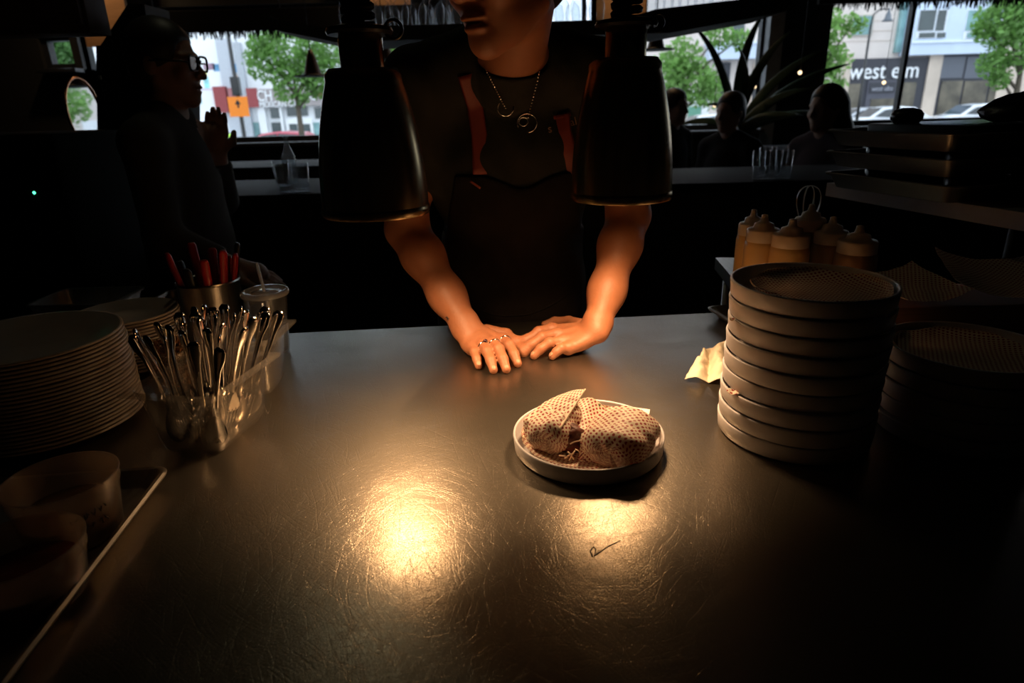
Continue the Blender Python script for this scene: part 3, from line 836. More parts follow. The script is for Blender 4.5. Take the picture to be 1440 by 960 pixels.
obj('body', at(cook, sdf_mesh(cook_body, (-.36, .98, -.02), (.40, 1.80, 1.74), .0026, 5)), SKIN, cook)
# nails
def nail(h, k, parent):
    pts = finger_pts(h['mcp'][k], h['tip'][k], (.007, .010, .011, .010)[k])
    a, b = pts[2], pts[3]; t = (b - a) / np.linalg.norm(b - a)
    s = np.cross(t, [0, 0, 1]); s /= np.linalg.norm(s); n = np.cross(s, t)
    c = b - t * .0005 + n * .0066
    V, Fs = sphere((0, 0, 0), (1, 1, 1), 10, 6)
    V = [tuple(c + s * (q[0] * .0048) + (t * .97 - n * .15) * (q[1] * .0058) + n * (q[2] * .0016)) for q in V]
    obj('fingernail', at(parent, (V, Fs)), NAIL, parent)
for h in (RH, LH):
    for k in range(4): nail(h, k, cook)
# rings
def ring_on(h, k, f, r, stone):
    pts = finger_pts(h['mcp'][k], h['tip'][k], (.007, .010, .011, .010)[k])
    a, b = pts[0], pts[1]; c = a + (b - a) * f; t = (b - a) / np.linalg.norm(b - a)
    s = np.cross(t, [0, 0, 1]); s /= np.linalg.norm(s); n = np.cross(s, t)
    o = obj('ring', at(cook, tube([c + s * (r * math.cos(q)) + n * (r * math.sin(q)) for q in np.linspace(0, 2 * math.pi, 24, endpoint=False)], .0016, 8, closed=True)), SILVER, cook)
    if stone: obj('ring_stone', at(cook, sphere(c + n * (r + .002) - s * .003, (.0042, .0042, .0034))), mat('dark_stone', (.03, .01, .02), .08), o)
ring_on(RH, 1, .30, .0112, True); ring_on(RH, 2, .34, .0114, False); ring_on(RH, 3, .36, .0112, False)
# small tattoo on the right forearm
def surf(fn, x, z, y0=.9, y1=1.7):
    ys = np.arange(y0, y1, .002); d = fn(np.stack([np.full_like(ys, x), ys, np.full_like(ys, z)], 1))
    i = np.argmax(d < 0); return np.array([x, ys[i] if (d < 0).any() else y1, z])
tq = ony(630, 448, 1.2)
arm_only = lambda p: arm_sdf(p, RH, SHR)
tc_ = surf(arm_only, ony(629, 447, 1.23)[0], ony(629, 447, 1.23)[2])
strokes = []
for k in range(5):
    a = k * math.pi / 5
    e1 = surf(arm_only, tc_[0] + .0045 * math.cos(a), tc_[2] + .006 * math.sin(a)); e2 = surf(arm_only, tc_[0] - .0045 * math.cos(a), tc_[2] - .006 * math.sin(a))
    strokes.append(tube([e1 + [0, -.0004, 0], tc_ + [0, -.0006, 0], e2 + [0, -.0004, 0]], .0007, 5))
obj('tattoo', at(cook, join(*strokes)), mat('tattoo_ink', (.02, .02, .025), .6), cook)
# eyes and hair
for s in (-1, 1):
    e = obj('eye', at(cook, sphere(HC + HS * (s * .032) + HF * .077 + HU * .004, .0125)), mat('eye_white', (.8, .78, .74), .2), cook)
    obj('iris', at(cook, sphere(HC + HS * (s * .032) + HF * .0865 + HU * .003, (.005, .005, .005))), mat('iris_brown', (.05, .025, .015), .1), e)
def hair_sdf(p):
    R = np.stack([HS, HF, HU], 1); L = lambda s, f, u: HC + HS * s + HF * f + HU * u
    d = ell(p, L(0, -.018, .045), (.087, .102, .092), R)
    d = smin(d, ell(p, L(0, -.06, -.01), (.074, .052, .07), R), .03)
    q = (p - HC) @ np.stack([HF, HU], 1)
    return smax(d, (q[:, 0] - .062) - np.maximum(0, q[:, 1] - .055) * .9, .01)
obj('hair', at(cook, sdf_mesh(hair_sdf, HC - .16, HC + .18, .005, 3)), HAIR, cook)
# shirt
def sleeve(p, h, s):
    e = s + (h['el'] - s) * .66; ax = (h['el'] - s) / np.linalg.norm(h['el'] - s)
    d = cap(p, s, s + (h['el'] - s) * .8, .066, .060)
    return smax(d, (p - e) @ ax, .006)
def shirt_sdf(p):
    d = torso_core(p) - .010
    for h, s in ((RH, SHR), (LH, SHL)): d = smin(d, sleeve(p, h, s), .035)
    fold = np.sin(p[:, 2] * 55 + p[:, 0] * 30 + np.sin(p[:, 0] * 40) * 1.5) * .0022
    d = d + fold
    d = smin(d, smax(neck_sdf(p) - .007, (p - np.array([.010, 1.30, 1.462])) @ np.array([0, -.45, .89]), .006), .012)
    d = smax(d, .88 - p[:, 2], .004)
    return d
obj('tee_shirt', at(cook, sdf_mesh(shirt_sdf, (-.33, 1.15, .84), (.36, 1.75, 1.60), .005, 4)), TEE, cook)
def trouser_sdf(p):
    d = ell(p, (.008, 1.58, .90), (.178, .128, .13))
    for s in (-1, 1): d = smin(d, chain(p, [(s * .09, 1.58, .86), (s * .10, 1.56, .46), (s * .105, 1.60, .08)], [.096, .072, .06], .03), .04)
    return d
obj('trousers', at(cook, sdf_mesh(trouser_sdf, (-.24, 1.4, .0), (.26, 1.76, 1.06), .008, 3)), TROU, cook)
def apron_sdf(p):
    d = shirt_sdf(p) - .007
    lo = ell(p, (.008, 1.555, .70), (.20, .155, .40))
    d = smin(d, lo, .05)
    d = smax(d, p[:, 1] - 1.52, .01)
    hw = np.where(p[:, 2] > 1.12, .118 + np.maximum(0, 1.25 - p[:, 2]) * .25, .16)
    d = smax(d, np.abs(p[:, 0] - .012) - hw, .006)
    dip = 1.255 - .028 * np.exp(-((p[:, 0] - .03) / .05) ** 2)
    d = smax(d, p[:, 2] - dip, .006)
    return smax(d, .42 - p[:, 2], .006)
obj('apron', at(cook, sdf_mesh(apron_sdf, (-.2, 1.2, .38), (.22, 1.6, 1.32), .005, 4)), APR, cook)
obj('apron_seam', at(cook, tube([surf(apron_sdf, x, 1.03 - .10 * math.cos(x * 7)) + [0, -.001, 0] for x in np.linspace(-.12, .15, 16)], .0022, 6)), APR, cook)
def ribbon(pxs, w, fn, Y=1.33, off=-.003):
    P_ = []
    for px, py in pxs:
        q = ony(px, py, Y)
        for _ in range(4):
            s_ = surf(fn, q[0], q[2], 1.1, 1.6); q = ony(px, py, s_[1])
        P_.append(s_ + [0, off, 0])
    Q = []
    for a, b in zip(P_, P_[1:]):
        for t in np.linspace(0, 1, 6, endpoint=False): Q.append(a + (b - a) * t)
    Q.append(P_[-1])
    return tube(Q, w, 8, flat=.14, up=(0, -1, .2))
st = obj('apron_strap', at(cook, ribbon([(655, 105), (668, 150), (674, 190), (676, 245)], .0155, shirt_sdf)), STRAP, cook)
obj('stitching', at(cook, ribbon([(670, 236), (682, 244)], .002, lambda p: apron_sdf(p), off=-.008)), mat('stitch_red', (.35, .07, .04), .6), st)
st = obj('apron_strap', at(cook, ribbon([(790, 158), (793, 185), (800, 215), (805, 252)], .0150, shirt_sdf)), STRAP, cook)
obj('strap_buckle', at(cook, ribbon([(778, 165), (802, 160)], .004, shirt_sdf, off=-.008)), STRAP, st)
# lettering on the chest, the strap lies over its middle
for s_, px, py in (('s', 774, 186), ('al', 807, 176)):
    q = ony(px, py, 1.32)
    for _ in range(4): w_ = surf(shirt_sdf, q[0], q[2], 1.1, 1.6); q = ony(px, py, w_[1])
    v, f = text_mesh(s_, .022, .0006, 'CENTER')
    M_ = Matrix.Translation(Vector(w_ + [0, -.004, 0])) @ Matrix.Rotation(math.radians(-12), 4, 'Y') @ Matrix.Rotation(math.radians(78), 4, 'X')
    obj('shirt_lettering', at(cook, xf((v, f), M_)), mat('tan_print', (.35, .22, .14), .7), cook, smooth=False)
# chain with hoops
def hoop(px, py, r, tilt):
    q = ony(px, py, 1.3)
    for _ in range(4): w_ = surf(shirt_sdf, q[0], q[2], 1.1, 1.6); q = ony(px, py, w_[1])
    c = w_ + [0, -.006, 0]
    pts = [c + np.array([r * math.cos(a), -.35 * r * math.sin(a) * .3, r * math.sin(a) * .92]) for a in np.linspace(0, 2 * math.pi, 30, endpoint=False)]
    return tube(pts, .0013, 6, closed=True), c
vf, c1 = hoop(711, 152, .0150, 0); vf2, c2 = hoop(741, 173, .0190, 0); vf3, c3 = hoop(736, 171, .0085, 0)
ch = []
for s_, tgt in ((-1, c1), (1, c2)):
    a0 = np.array([.01 + s_ * .062, 1.30, 1.478])
    for t in np.linspace(0, 1, 26):
        q = a0 + (tgt - a0) * t
        w_ = surf(shirt_sdf, q[0], q[2], 1.05, 1.6) + [0, -.004, 0]
        ch.append(sphere(w_, .0017, 6, 4))
nk = obj('necklace', at(cook, join(*ch[:26])), SILVER, cook)
obj('necklace', at(cook, join(*ch[26:])), SILVER, cook)
for v_ in (vf, vf2, vf3): obj('hoop_pendant', at(cook, v_), SILVER, nk)

# ---------------------------------------------------------------- other people
def person(label, base, yaw, seated=None, scale=1.0, top=TEE, skin=SKIND, hair='short', arms=None, h=.009, vest=None, hairm=None, lean=0.0, headyaw=0.0, group=None):
    t = thing('person', label, 'person', base, yaw, group)
    k = scale
    hz = 1.0 if seated is None else (seated + .09) / k
    A = lambda x, y, z: np.array([x * k, y * k, z * k])
    sh, nk_, hc = hz + .42, hz + .47, hz + .635
    hp = A(0, .03 + lean * 1.3, hc)
    S, Fw, U = basis((math.sin(headyaw), math.cos(headyaw), -.05))
    def tor(p):
        d = ell(p, A(0, lean * .6, hz + .27), A(.165, .105, .20))
        d = smin(d, ell(p, A(0, .0, hz + .05), A(.165, .12, .17)), .07)
        for s in (-1, 1): d = smin(d, cap(p, A(s * .165, lean, sh - .01), A(s * .05, lean, sh + .045), .055 * k, .05 * k), .04)
        return d
    J = arms or [None, None]
    ar = []
    for n, s in enumerate((-1, 1)):
        e, w_ = J[n] if J[n] is not None else (A(s * .21, .02 + lean * .6, hz + .13), A(s * .17, .22, hz + .02))
        ar.append((A(s * .172, lean, sh - .02), np.array(e, float), np.array(w_, float)))
    def arm(p, off=0):
        d = None
        for s_, e, w_ in ar:
            c = smin(cap(p, s_, e, .052 * k + off, .042 * k + off), cap(p, e, w_, .042 * k + off, .026 * k + off), .02)
            d = c if d is None else np.minimum(d, c)
        return d
    if seated is None: legs = [[A(s * .09, 0, hz - .08), A(s * .1, .03, .5), A(s * .1, 0, .07)] for s in (-1, 1)]
    else: legs = [[A(s * .09, 0, hz - .05), A(s * .11, .40, hz - .03), A(s * .11, .38, max(.35, hz - .50))] for s in (-1, 1)]
    def leg(p, off=0):
        d = None
        for l in legs:
            c = chain(p, l, [.085 * k + off, .06 * k + off, .045 * k + off], .03)
            c = smin(c, cap(p, l[2], l[2] + A(0, .14, -.04), .042 * k + off * .3, .032 * k + off * .3), .03)
            d = c if d is None else np.minimum(d, c)
        return d
    def body(p):
        d = smin(tor(p), cap(p, A(0, lean, nk_ - .02), hp - U * .06, .056 * k, .05 * k), .03)
        d = smin(d, head_sdf(p, hp, S, Fw, U, k), .015)
        d = smin(d, arm(p), .03)
        for s_, e, w_ in ar:
            ax = (w_ - e) / np.linalg.norm(w_ - e); sd = np.cross(ax, [0.3, .2, 1]) if abs(ax[2]) < .8 else np.array([.25, .97, 0.]); sd = sd - ax * ax.dot(sd); sd /= np.linalg.norm(sd)
            pc = w_ + ax * .05
            hd = ell(p, pc, (.03, .035, .04))
            hd = cap(p, w_ - sd * .0, pc, .026, .036)
            for q, (o_, l_) in enumerate(((-.03, .065), (-.010, .085), (.010, .088), (.03, .075))):
                f0 = pc + sd * o_; hd = smin(hd, chain(p, [f0, f0 + ax * l_ * .6, f0 + ax * l_ + np.array([0, .0, -.01])], [.0105, .0095, .008], .004), .005)
            hd = smin(hd, chain(p, [w_ + sd * .02, w_ + sd * .055 + ax * .03, w_ + sd * .062 + ax * .065], [.014, .012, .009], .005), .01)
            d = smin(d, hd, .012)
        return smin(d, leg(p), .05)
    ex = np.array([[*j[1]] for j in ar] + [[*j[2]] for j in ar])
    lo = np.minimum(ex.min(0) - .16, A(-.33, -.3, -.03)); hi = np.maximum(ex.max(0) + .18, A(.33, .75 if seated else .35, hc + .2))
    obj('body', sdf_mesh(body, lo, hi, h, 4), skin, t)
    def cloth(p):
        d = smin(tor(p) - .012, arm(p, .012), .03)
        for s_, e, w_ in ar:
            ax = (w_ - e) / np.linalg.norm(w_ - e); d = smax(d, np.where(np.linalg.norm(p - w_, axis=1) < .16, (p - w_ + ax * .05) @ ax, -1.0), .004)
        return smax(d, (hz - .06) * k - p[:, 2], .005)
    obj('top', sdf_mesh(cloth, lo, hi, h, 4), top, t)
    obj('trousers', sdf_mesh(lambda p: smax(smin(leg(p, .012), ell(p, A(0, 0, hz), A(.175, .13, .13)), .04), p[:, 2] - (hz + .02) * k, .005), lo, hi, .014, 3), TROU, t)
    if vest:
        obj('safety_vest', sdf_mesh(lambda p: smax(smax(tor(p) - .024, (hz - .02) * k - p[:, 2], .005), p[:, 2] - (sh + .03) * k, .01), lo, hi, .012, 3), vest, t)
    R = np.stack([S, Fw, U], 1); L = lambda s, f, u: hp + (S * s + Fw * f + U * u) * k
    def hr(p):
        d = ell(p, L(0, -.018, .042), np.array([.088, .102, .094]) * k, R)
        d = smin(d, ell(p, L(0, -.055, -.02), np.array([.076, .055, .075]) * k, R), .03)
        if hair == 'long':
            d = smin(d, chain(p, [L(0, -.07, .0), L(0, -.10, -.14), L(0, -.11, -.32)], [.085 * k, .09 * k, .06 * k], .04), .04)
        if hair == 'bun': d = smin(d, np.linalg.norm(p - L(0, -.13, .07), axis=1) - .045 * k, .015)
        q = (p - hp) @ np.stack([Fw, U], 1)
        return smax(d, (q[:, 0] - .060 * k) - np.maximum(0, q[:, 1] - .05 * k) * .9, .01)
    obj('hair', sdf_mesh(hr, hp - .25 - (.2 if hair == 'long' else 0), hp + .2, .009, 3), hairm or HAIR, t)
    return t, hp, S, Fw, U, k

# bespectacled person beyond the crock, one hand raised
bx, by = float(ony(232, 150, 2.05)[0]), 2.05
LS = .93
_e1 = np.array([.24, .10, 1.16]); 
lady, hp, S_, F_, U_, k_ = person('bespectacled person in profile with one raised hand in front of the window', (bx, by, 0), -math.pi / 2, None, LS,
    top=mat('greige_top', (.05, .045, .039), .85, spec=.1, bump=.2), hair='short', arms=[(np.array([-.23, .02, 1.10]), np.array([-.19, .055, 1.275])), None], h=.006)
gl = []
for s in (-1, 1):
    c = hp + (S_ * (s * .034) + F_ * .100 + U_ * .002) * k_
    o = obj('spectacle_rim', tube([c + S_ * (.026 * math.copysign(abs(math.cos(a)) ** .5, math.cos(a))) + U_ * (.020 * math.copysign(abs(math.sin(a)) ** .5, math.sin(a))) for a in np.linspace(0, 6.283, 28, endpoint=False)], .0034, 6, closed=True), BLACKG, lady)
    obj('spectacle_lens', ([tuple(c)] + [tuple(c + S_ * (.026 * math.cos(a)) + U_ * (.021 * math.sin(a))) for a in np.linspace(0, 6.283, 20, endpoint=False)], [(0, 1 + i, 1 + (i + 1) % 20) for i in range(20)]), GLASS, o)
    obj('spectacle_arm', tube([c + S_ * (s * .026), hp + (S_ * (s * .081) + F_ * .085 + U_ * .006) * k_, hp + (S_ * (s * .086) - F_ * .01 + U_ * .004) * k_], .0028, 6), BLACKG, lady)
obj('spectacle_bridge', tube([hp + (S_ * -.010 + F_ * .102 + U_ * .006) * k_, hp + (F_ * .108 + U_ * .010) * k_, hp + (S_ * .010 + F_ * .102 + U_ * .006) * k_], .0026, 6), BLACKG, lady)
# seated diners beyond the bar
DARKT = mat('dark_jacket', (.012, .012, .014), .9, spec=.05)
def diner(label, px, Y, yaw, hair, scale, eye_py, top=DARKT, headyaw=0.):
    p = ony(px, eye_py, Y); k = scale
    seat = float(p[2]) - .635 * k - .09
    sx, sy = float(p[0]), Y
    t = person(label, (sx, sy, 0), yaw, seat, k, top=top, hair=hair, h=.012, headyaw=headyaw)[0]
    return sx, sy, seat
seats = [diner('diner with short dark hair sitting beside the strap-leaved plant', 1030, 4.3, 2.2, 'short', .95, 158),
         diner('diner with long dark hair sitting at the window table near the trays', 1166, 3.75, 2.0, 'long', .95, 152, mat('mauve_top', (.05, .042, .05), .9, spec=.05)),
         diner('diner in a dark jacket sitting close behind the brass lamp', 945, 4.95, -2.4, 'long', .95, 150)]
for n, (sx, sy, sz) in enumerate(seats):
    s = thing('bar_stool', ['black round stool under the short-haired diner', 'black round stool under the long-haired diner by the trays', 'black round stool under the diner in the dark jacket'][n], 'stool', (sx, sy, 0))
    zt = sz - .066
    obj('seat', lathe([(0, zt), (.16, zt), (.17, zt - .02), (.16, zt - .045), (0, zt - .045)], 24), BLACK, s)
    obj('pedestal', lathe([(.03, zt - .045), (.03, .06), (.2, .03), (.21, 0), (0, 0)], 20), BLACKG, s)
# road worker outside
wp = ony(309, 172, 14.0)
person('road worker in a lime safety vest standing in the street', (float(wp[0]), 14.0, SZ), 2.6, None, (float(wp[2]) - SZ) / 1.635, top=mat('grey_hoodie', (.2, .21, .24), .85), hair='short', vest=mat('lime_vest', (.55, .95, .10), .6, var=.05), h=.016)

# ================================================================ the pass counter
EA = np.array([.932, .062]); EA = EA / np.linalg.norm(EA)      # along the far edge
EB = np.array([EA[1], -EA[0]])                                  # towards the camera
E0 = np.array([-.038, 1.391])
CR = math.atan2(EA[1], EA[0])
def ct(u, v, z=CT): q = E0 + EA * u + EB * v; return (float(q[0]), float(q[1]), z)
STEEL = mat('brushed_steel', (.55, .54, .52), .3, metal=1.0, var=.12, scale=3, stretch=(40, 1, 1))
STEELV = mat('brushed_steel_vertical', (.50, .48, .45), .28, metal=1.0, var=.15, scale=3, stretch=(60, 60, 1))
cnt = thing('pass_counter', 'wide scratched stainless steel pass counter under the heat lamps', 'counter', (float(E0[0]), float(E0[1]), 0), CR)
obj('worktop', box(-1.75, 1.75, -1.18, 0, CT - .04, CT, .006), steel_top_mat(), cnt, angle=40)
obj('cabinet', box(-1.70, 1.70, -1.12, -.10, .10, CT - .04), BLACK, cnt, smooth=False)
for k in range(4):
    d = obj('cabinet_door', box(-1.66 + k * .84, -.86 + k * .84, -.10, -.08, .14, CT - .08, .004), STEEL, cnt, smooth=False)
    obj('handle', tube([(-1.30 + k * .84, -.06, .72), (-1.22 + k * .84, -.06, .72)], .008, 8), STEEL, d)
for k in (-1.6, 1.6):
    for v in (-1.05, -.2): obj('foot', lathe([(.03, 0), (.03, .08), (.02, .1)], 12, (k, v, 0)), STEEL, cnt)

# ---------------------------------------------------------------- heat lamps
BRASS = mat('dark_brushed_brass', (.40, .29, .15), .24, metal=1.0, var=.25, scale=2.5, stretch=(45, 45, 1))
BRIN = mat('lamp_lining', (.75, .70, .62), .35, metal=.9)
HOT = glow_mat('heat_lamp_bulb_face', (1.0, .60, .30), BULB)
def heat_lamp(label, px, py, Y, zsh, zneck):
    q = ony(px, py, Y); z0 = float(q[2])
    t = thing('heat_lamp', label, 'heat lamp', (float(q[0]), Y, z0), group=None)
    hs = zsh - z0; hn = zneck - z0
    prof = []
    for k in range(15):
        s = k / 14
        r = .0785 - .0242 * s ** 2.1
        prof.append((r, .012 + (hs - .03) * s))
    prof += [(.054, hs - .008), (.048, hs), (.032, hs + .001)]
    inn = [(r - .0022, z - .001) for r, z in reversed(prof[:-2])]
    obj('shade', lathe([(.0785, .0)] + prof + [(.030, hs - .002), (.044, hs - .004)] + inn + [(.0763, .0)], 64, closed=True), BRASS, t, angle=50)
    obj('rim', lathe([(.0788, .0), (.0801, .003), (.0801, .010), (.0788, .013)], 64), BRASS, t)
    for zz in (.022, .027): pass
    obj('neck', lathe([(.0305, hs - .003), (.0305, hn - .004), (.0285, hn), (0, hn)], 40), BRASS, t, angle=40)
    obj('flange', lathe([(.0, hn - .0), (.044, hn), (.046, hn + .004), (.044, hn + .009), (.02, hn + .014), (0, hn + .014)], 40), BLACKG, t, angle=40)
    # coiled cord up to the ceiling
    pts = []
    top = ZC - z0
    n = 44; turns = 52
    for k in range(turns * 12 + 1):
        a = 2 * math.pi * k / 12; zz = hn + .012 + (min(.62, top - hn - .02)) * k / (turns * 12)
        pts.append((.0185 * math.cos(a), .0185 * math.sin(a), zz))
    obj('coiled_cord', tube(pts, .0058, 6), BLACK, t)
    obj('ceiling_cord', tube([(0, 0, hn), (0, 0, (hn + top) / 2), (0, 0, top - .03)], .008, 8), BLACK, t)
    obj('ceiling_rose', lathe([(0, top - .04), (.05, top - .035), (.055, top), (0, top)], 24), BLACK, t)
    s = 1 if px > 700 else 1
    obj('knob_ring', tube([(.047 + .012 * math.cos(a) , .0 , hn + .006 + .012 * math.sin(a)) for a in np.linspace(0, 6.283, 18, endpoint=False)], .0026, 6, closed=True), BLACKG, t)
    b = obj('bulb', lathe([(.018, hs - .01), (.018, .10), (.034, .085), (.048, .064), (.052, .056), (.050, .050)], 32), BRIN, t)
    obj('bulb_face', lathe([(.050, .050), (.044, .045), (.026, .0415), (0, .040)], 32), HOT, b)
    ld = bpy.data.lights.new('heat_lamp_beam', 'AREA'); ld.shape = 'DISK'; ld.size = .09; ld.energy = BEAM; ld.color = (1.0, .60, .30); ld.spread = math.radians(108)
    lo = bpy.data.objects.new('beam_light', ld); COL.objects.link(lo); lo.parent = t; lo.location = (0, 0, .0385)
    return t
heat_lamp('dark brass heat lamp hanging above the steel counter, towards the cutlery', 530, 300, .985, 1.434, 1.477)
heat_lamp('dark brass heat lamp hanging above the plate of wrapped sandwiches', 873, 279, 1.045, 1.442, 1.483)

# ---------------------------------------------------------------- straight sided serving plates
CERAM = mat('warm_white_ceramic', (.62, .60, .62), .38, var=.05, scale=30)
CERAMD = mat('grey_white_ceramic', (.50, .50, .52), .4, var=.05, scale=30)
PAPER = dots_mat('polka_paper', (.93, .82, .66), (.36, .022, .018), rad=.0017)
def tray_plate(R=.106, h=.026):
    return lathe([(0, .0), (R - .009, .0), (R - .0045, .0012), (R - .0018, .0045), (R, h - .002), (R - .0006, h), (R - .0030, h), (R - .0038, h - .002), (R - .0058, .0085), (R - .012, .0045), (0, .0045)], 72)
_tp = tray_plate()
PCX, PCY = .104, .815
pl = tag(obj('serving_plate', _tp, CERAM), 'round straight-sided plate holding the wrapped sandwiches', 'plate')
pl.location = (PCX, PCY, CT + .0002)
ORD = 'bottom second third fourth fifth sixth seventh eighth ninth tenth eleventh twelfth thirteenth fourteenth fifteenth sixteenth seventeenth eighteenth nineteenth twentieth twenty-first twenty-second twenty-third'.split()
def ordi(k): return 'lowest plate, resting on the counter,' if k == 0 else ORD[k] + ' plate up from the counter'
def plate_stack(cx, cy, n, label, toplabel, group, pitch=.0252):
    for k in range(n):
        o = bpy.data.objects.new('serving_plate', pl.data); COL.objects.link(o)
        o.location = (cx + random.uniform(-.0016, .0016) + .0004 * k, cy + random.uniform(-.0016, .0016), CT + .0002 + k * pitch); o.rotation_euler = (0, 0, random.uniform(0, 6))
        tag(o, toplabel if k == n - 1 else ordi(k) + ' ' + label, 'plate', group)
SX, SY = .408, .848
plate_stack(SX, SY, 9, 'in the tall straight-sided stack', 'topmost plate of the tall stack, lined with dotted paper', 'plates in the tall stack')
S2X, S2Y = .645, .852
plate_stack(S2X, S2Y, 5, 'in the low straight-sided stack', 'topmost plate of the low stack, lined with dotted paper', 'plates in the low stack')

def sheet(name, fn, nu, nv, su, sv, m=PAPER, parent=None, th=.0005, off=(0, 0)):
    V, Fs = grid(fn, nu, nv)
    uv = [(off[0] + su * i / nu, off[1] + sv * j / nv) for j in range(nv + 1) for i in range(nu + 1)]
    V2, F2 = gridn(V, Fs, th)
    return obj(name, (V2, F2), m, parent, uv=uv + uv)
def liner(name, label, cx, cy, z, R, seed, lift, cut=None, ang=0.0, mx=.094):
    """crumpled sheet resting in a plate"""
    nz = smoothnoise(seed)
    def fn(u, v):
        x, y = (u - .5) * 2 * R, (v - .5) * 2 * R
        # square sheet, corners rounded off
        r = math.hypot(x, y); rm = R * 1.08
        if r > rm: x, y = x * rm / r, y * rm / r; r = rm
        c, s = math.cos(ang), math.sin(ang)
        X, Y = x * c - y * s, x * s + y * c
        zz = .0012 + lift * max(0, (r - R * .55) / (R * .45)) ** 2 + .0016 * (nz((X, Y, 0), 60) + 1) * .6
        rr = math.hypot(X, Y)
        if rr > mx: X, Y = X * mx / rr, Y * mx / rr
        if cut: X += cut[0]; Y += cut[1]
        rr = math.hypot(X, Y)
        if rr > mx: X, Y = X * mx / rr, Y * mx / rr
        return (cx + X, cy + Y, z + zz)
    o = sheet(name, fn, 40, 40, 2 * R, 2 * R)
    return tag(o, label, 'paper')
liner('paper_liner', 'dotted paper sheet lining the plate under the sandwiches', PCX, PCY, CT + .0055, .092, 3, .011, None, .4)
liner('paper_liner', 'dotted paper sheet on top of the tall plate stack', SX + .004, SY, CT + 8 * .0252 + .0055, .092, 5, .012, (.010, -.008), .9)
liner('paper_liner', 'dotted paper sheet on top of the low plate stack', S2X + .002, S2Y, CT + 4 * .0252 + .0055, .092, 6, .010, (-.004, 0), .2)
# curled corner of the sheet on the tall stack, kept with that sheet
# scraps of paper caught between the stacked plates
for n, (px, py, k) in enumerate(((1013, 563, 2), (1024, 434, 6))):
    a = math.radians(196 - 10 * n); r = .1065; z = CT + (k + 1) * .0252
    c0 = np.array([SX + r * math.cos(a), SY + r * math.sin(a), z])
    nz = smoothnoise(40 + n)
    sz = .011 if n == 0 else .006
    o = sheet('paper_scrap', lambda u, v: (c0[0] + (u - .6) * sz * 1.2, c0[1] + (v - .5) * sz * 1.4, c0[2] + .0035 + .0030 * nz((u, v, 0), 4)), 6, 6, sz, sz)
    tag(o, ['torn dotted paper scrap sticking out low in the tall plate stack', 'small paper scrap sticking out near the top of the tall plate stack'][n], 'paper')

# ---------------------------------------------------------------- wrapped sandwiches
def log_wrap(p0, p1, w, h, tilt=0.0, n=30, m=26, seed=1, ends=(.75, .75), sq=2.6, pinch=None):
    """paper-wrapped roll lying from p0 to p1: rounded box section with folds; returns mesh and uv in metres"""
    p0, p1 = np.array(p0, float), np.array(p1, float); ax = p1 - p0; L = np.linalg.norm(ax); ax /= L
    side = np.cross(ax, [0, 0, 1]); side /= np.linalg.norm(side); up = np.cross(side, ax)
    nz = smoothnoise(seed, 7); V, uv = [], []
    for i in range(m + 1):
        s = i / m
        e = min(1, s / .16); g = min(1, (1 - s) / .16)
        sc = (ends[0] + (1 - ends[0]) * math.sin(e * math.pi / 2)) * (ends[1] + (1 - ends[1]) * math.sin(g * math.pi / 2))
        for j in range(n + 1):
            a = 2 * math.pi * j / n + math.pi / 2 * 0
            c, d = math.cos(a), math.sin(a)
            q = (abs(c) ** sq + abs(d) ** sq) ** (-1 / sq)
            x, y = c * q * w / 2 * sc, d * q * h / 2 * sc
            P_ = p0 + ax * (L * s) + side * x + up * y
            dd = (nz(P_, 70) * .0048 + abs(nz(P_ + 3, 120)) * -.0036) * (1 if j < n else 1)
            nr = side * c + up * d
            P_ = P_ + nr * dd
            P_[2] = max(P_[2], CT + .0082)
            V.append(tuple(P_)); uv.append((j / n * (w + h) * 1.6, L * s))
    # weld the seam's positions
    for i in range(m + 1): V[i * (n + 1) + n] = V[i * (n + 1)]
    Fs = [(i * (n + 1) + j, i * (n + 1) + j + 1, (i + 1) * (n + 1) + j + 1, (i + 1) * (n + 1) + j) for i in range(m) for j in range(n)]
    for s, i in ((0, 0), (1, m)):
        # end caps: pleated paper closing towards the middle
        base = i * (n + 1); c = np.mean([V[base + j] for j in range(n)], 0); d = -ax if s == 0 else ax
        rows = [list(range(base, base + n + 1))]
        for r_, (f, o) in enumerate(((.72, .006), (.35, .004), (.04, -.001))):
            row = []
            for j in range(n + 1):
                pt = c + (np.array(V[base + j]) - c) * f + d * (o + .0025 * math.sin(j * 2.4 + r_) * (1 if r_ < 2 else 0))
                pt[2] = max(pt[2], CT + .0082)
                row.append(len(V)); V.append(tuple(pt)); uv.append((uv[base + j][0] * f + .02, uv[base + j][1] - (1 - f) * .03 * (1 if s == 0 else -1)))
            V[row[-1]] = V[row[0]]
            rows.append(row)
        for a_, b_ in zip(rows, rows[1:]):
            for j in range(n):
                q = (a_[j], a_[j + 1], b_[j + 1], b_[j])
                Fs.append(q[::-1] if s == 0 else q)
        Fs.append(tuple(rows[-1][:n]) if s == 1 else tuple(reversed(rows[-1][:n])))
    return (V, [q[::-1] for q in Fs]), uv
g = lambda px, py, z: onz(px, py, CT + z)
# sandwich with the pointed fold
L0 = g(768, 622, .034); L1 = g(800, 566, .048)
sw1 = thing('wrapped_sandwich', 'sandwich in dotted paper with a tall pointed fold and cut filling showing', 'sandwich', (float(L0[0]), float(L0[1]), CT + .008))
vf, uv = log_wrap(L0 + [0, .012, -.002], L1 + [-.006, -.012, -.006], .062, .052, seed=3, ends=(.9, .55))
obj('wrapped_roll', at(sw1, vf), PAPER, sw1, uv=uv, angle=60)
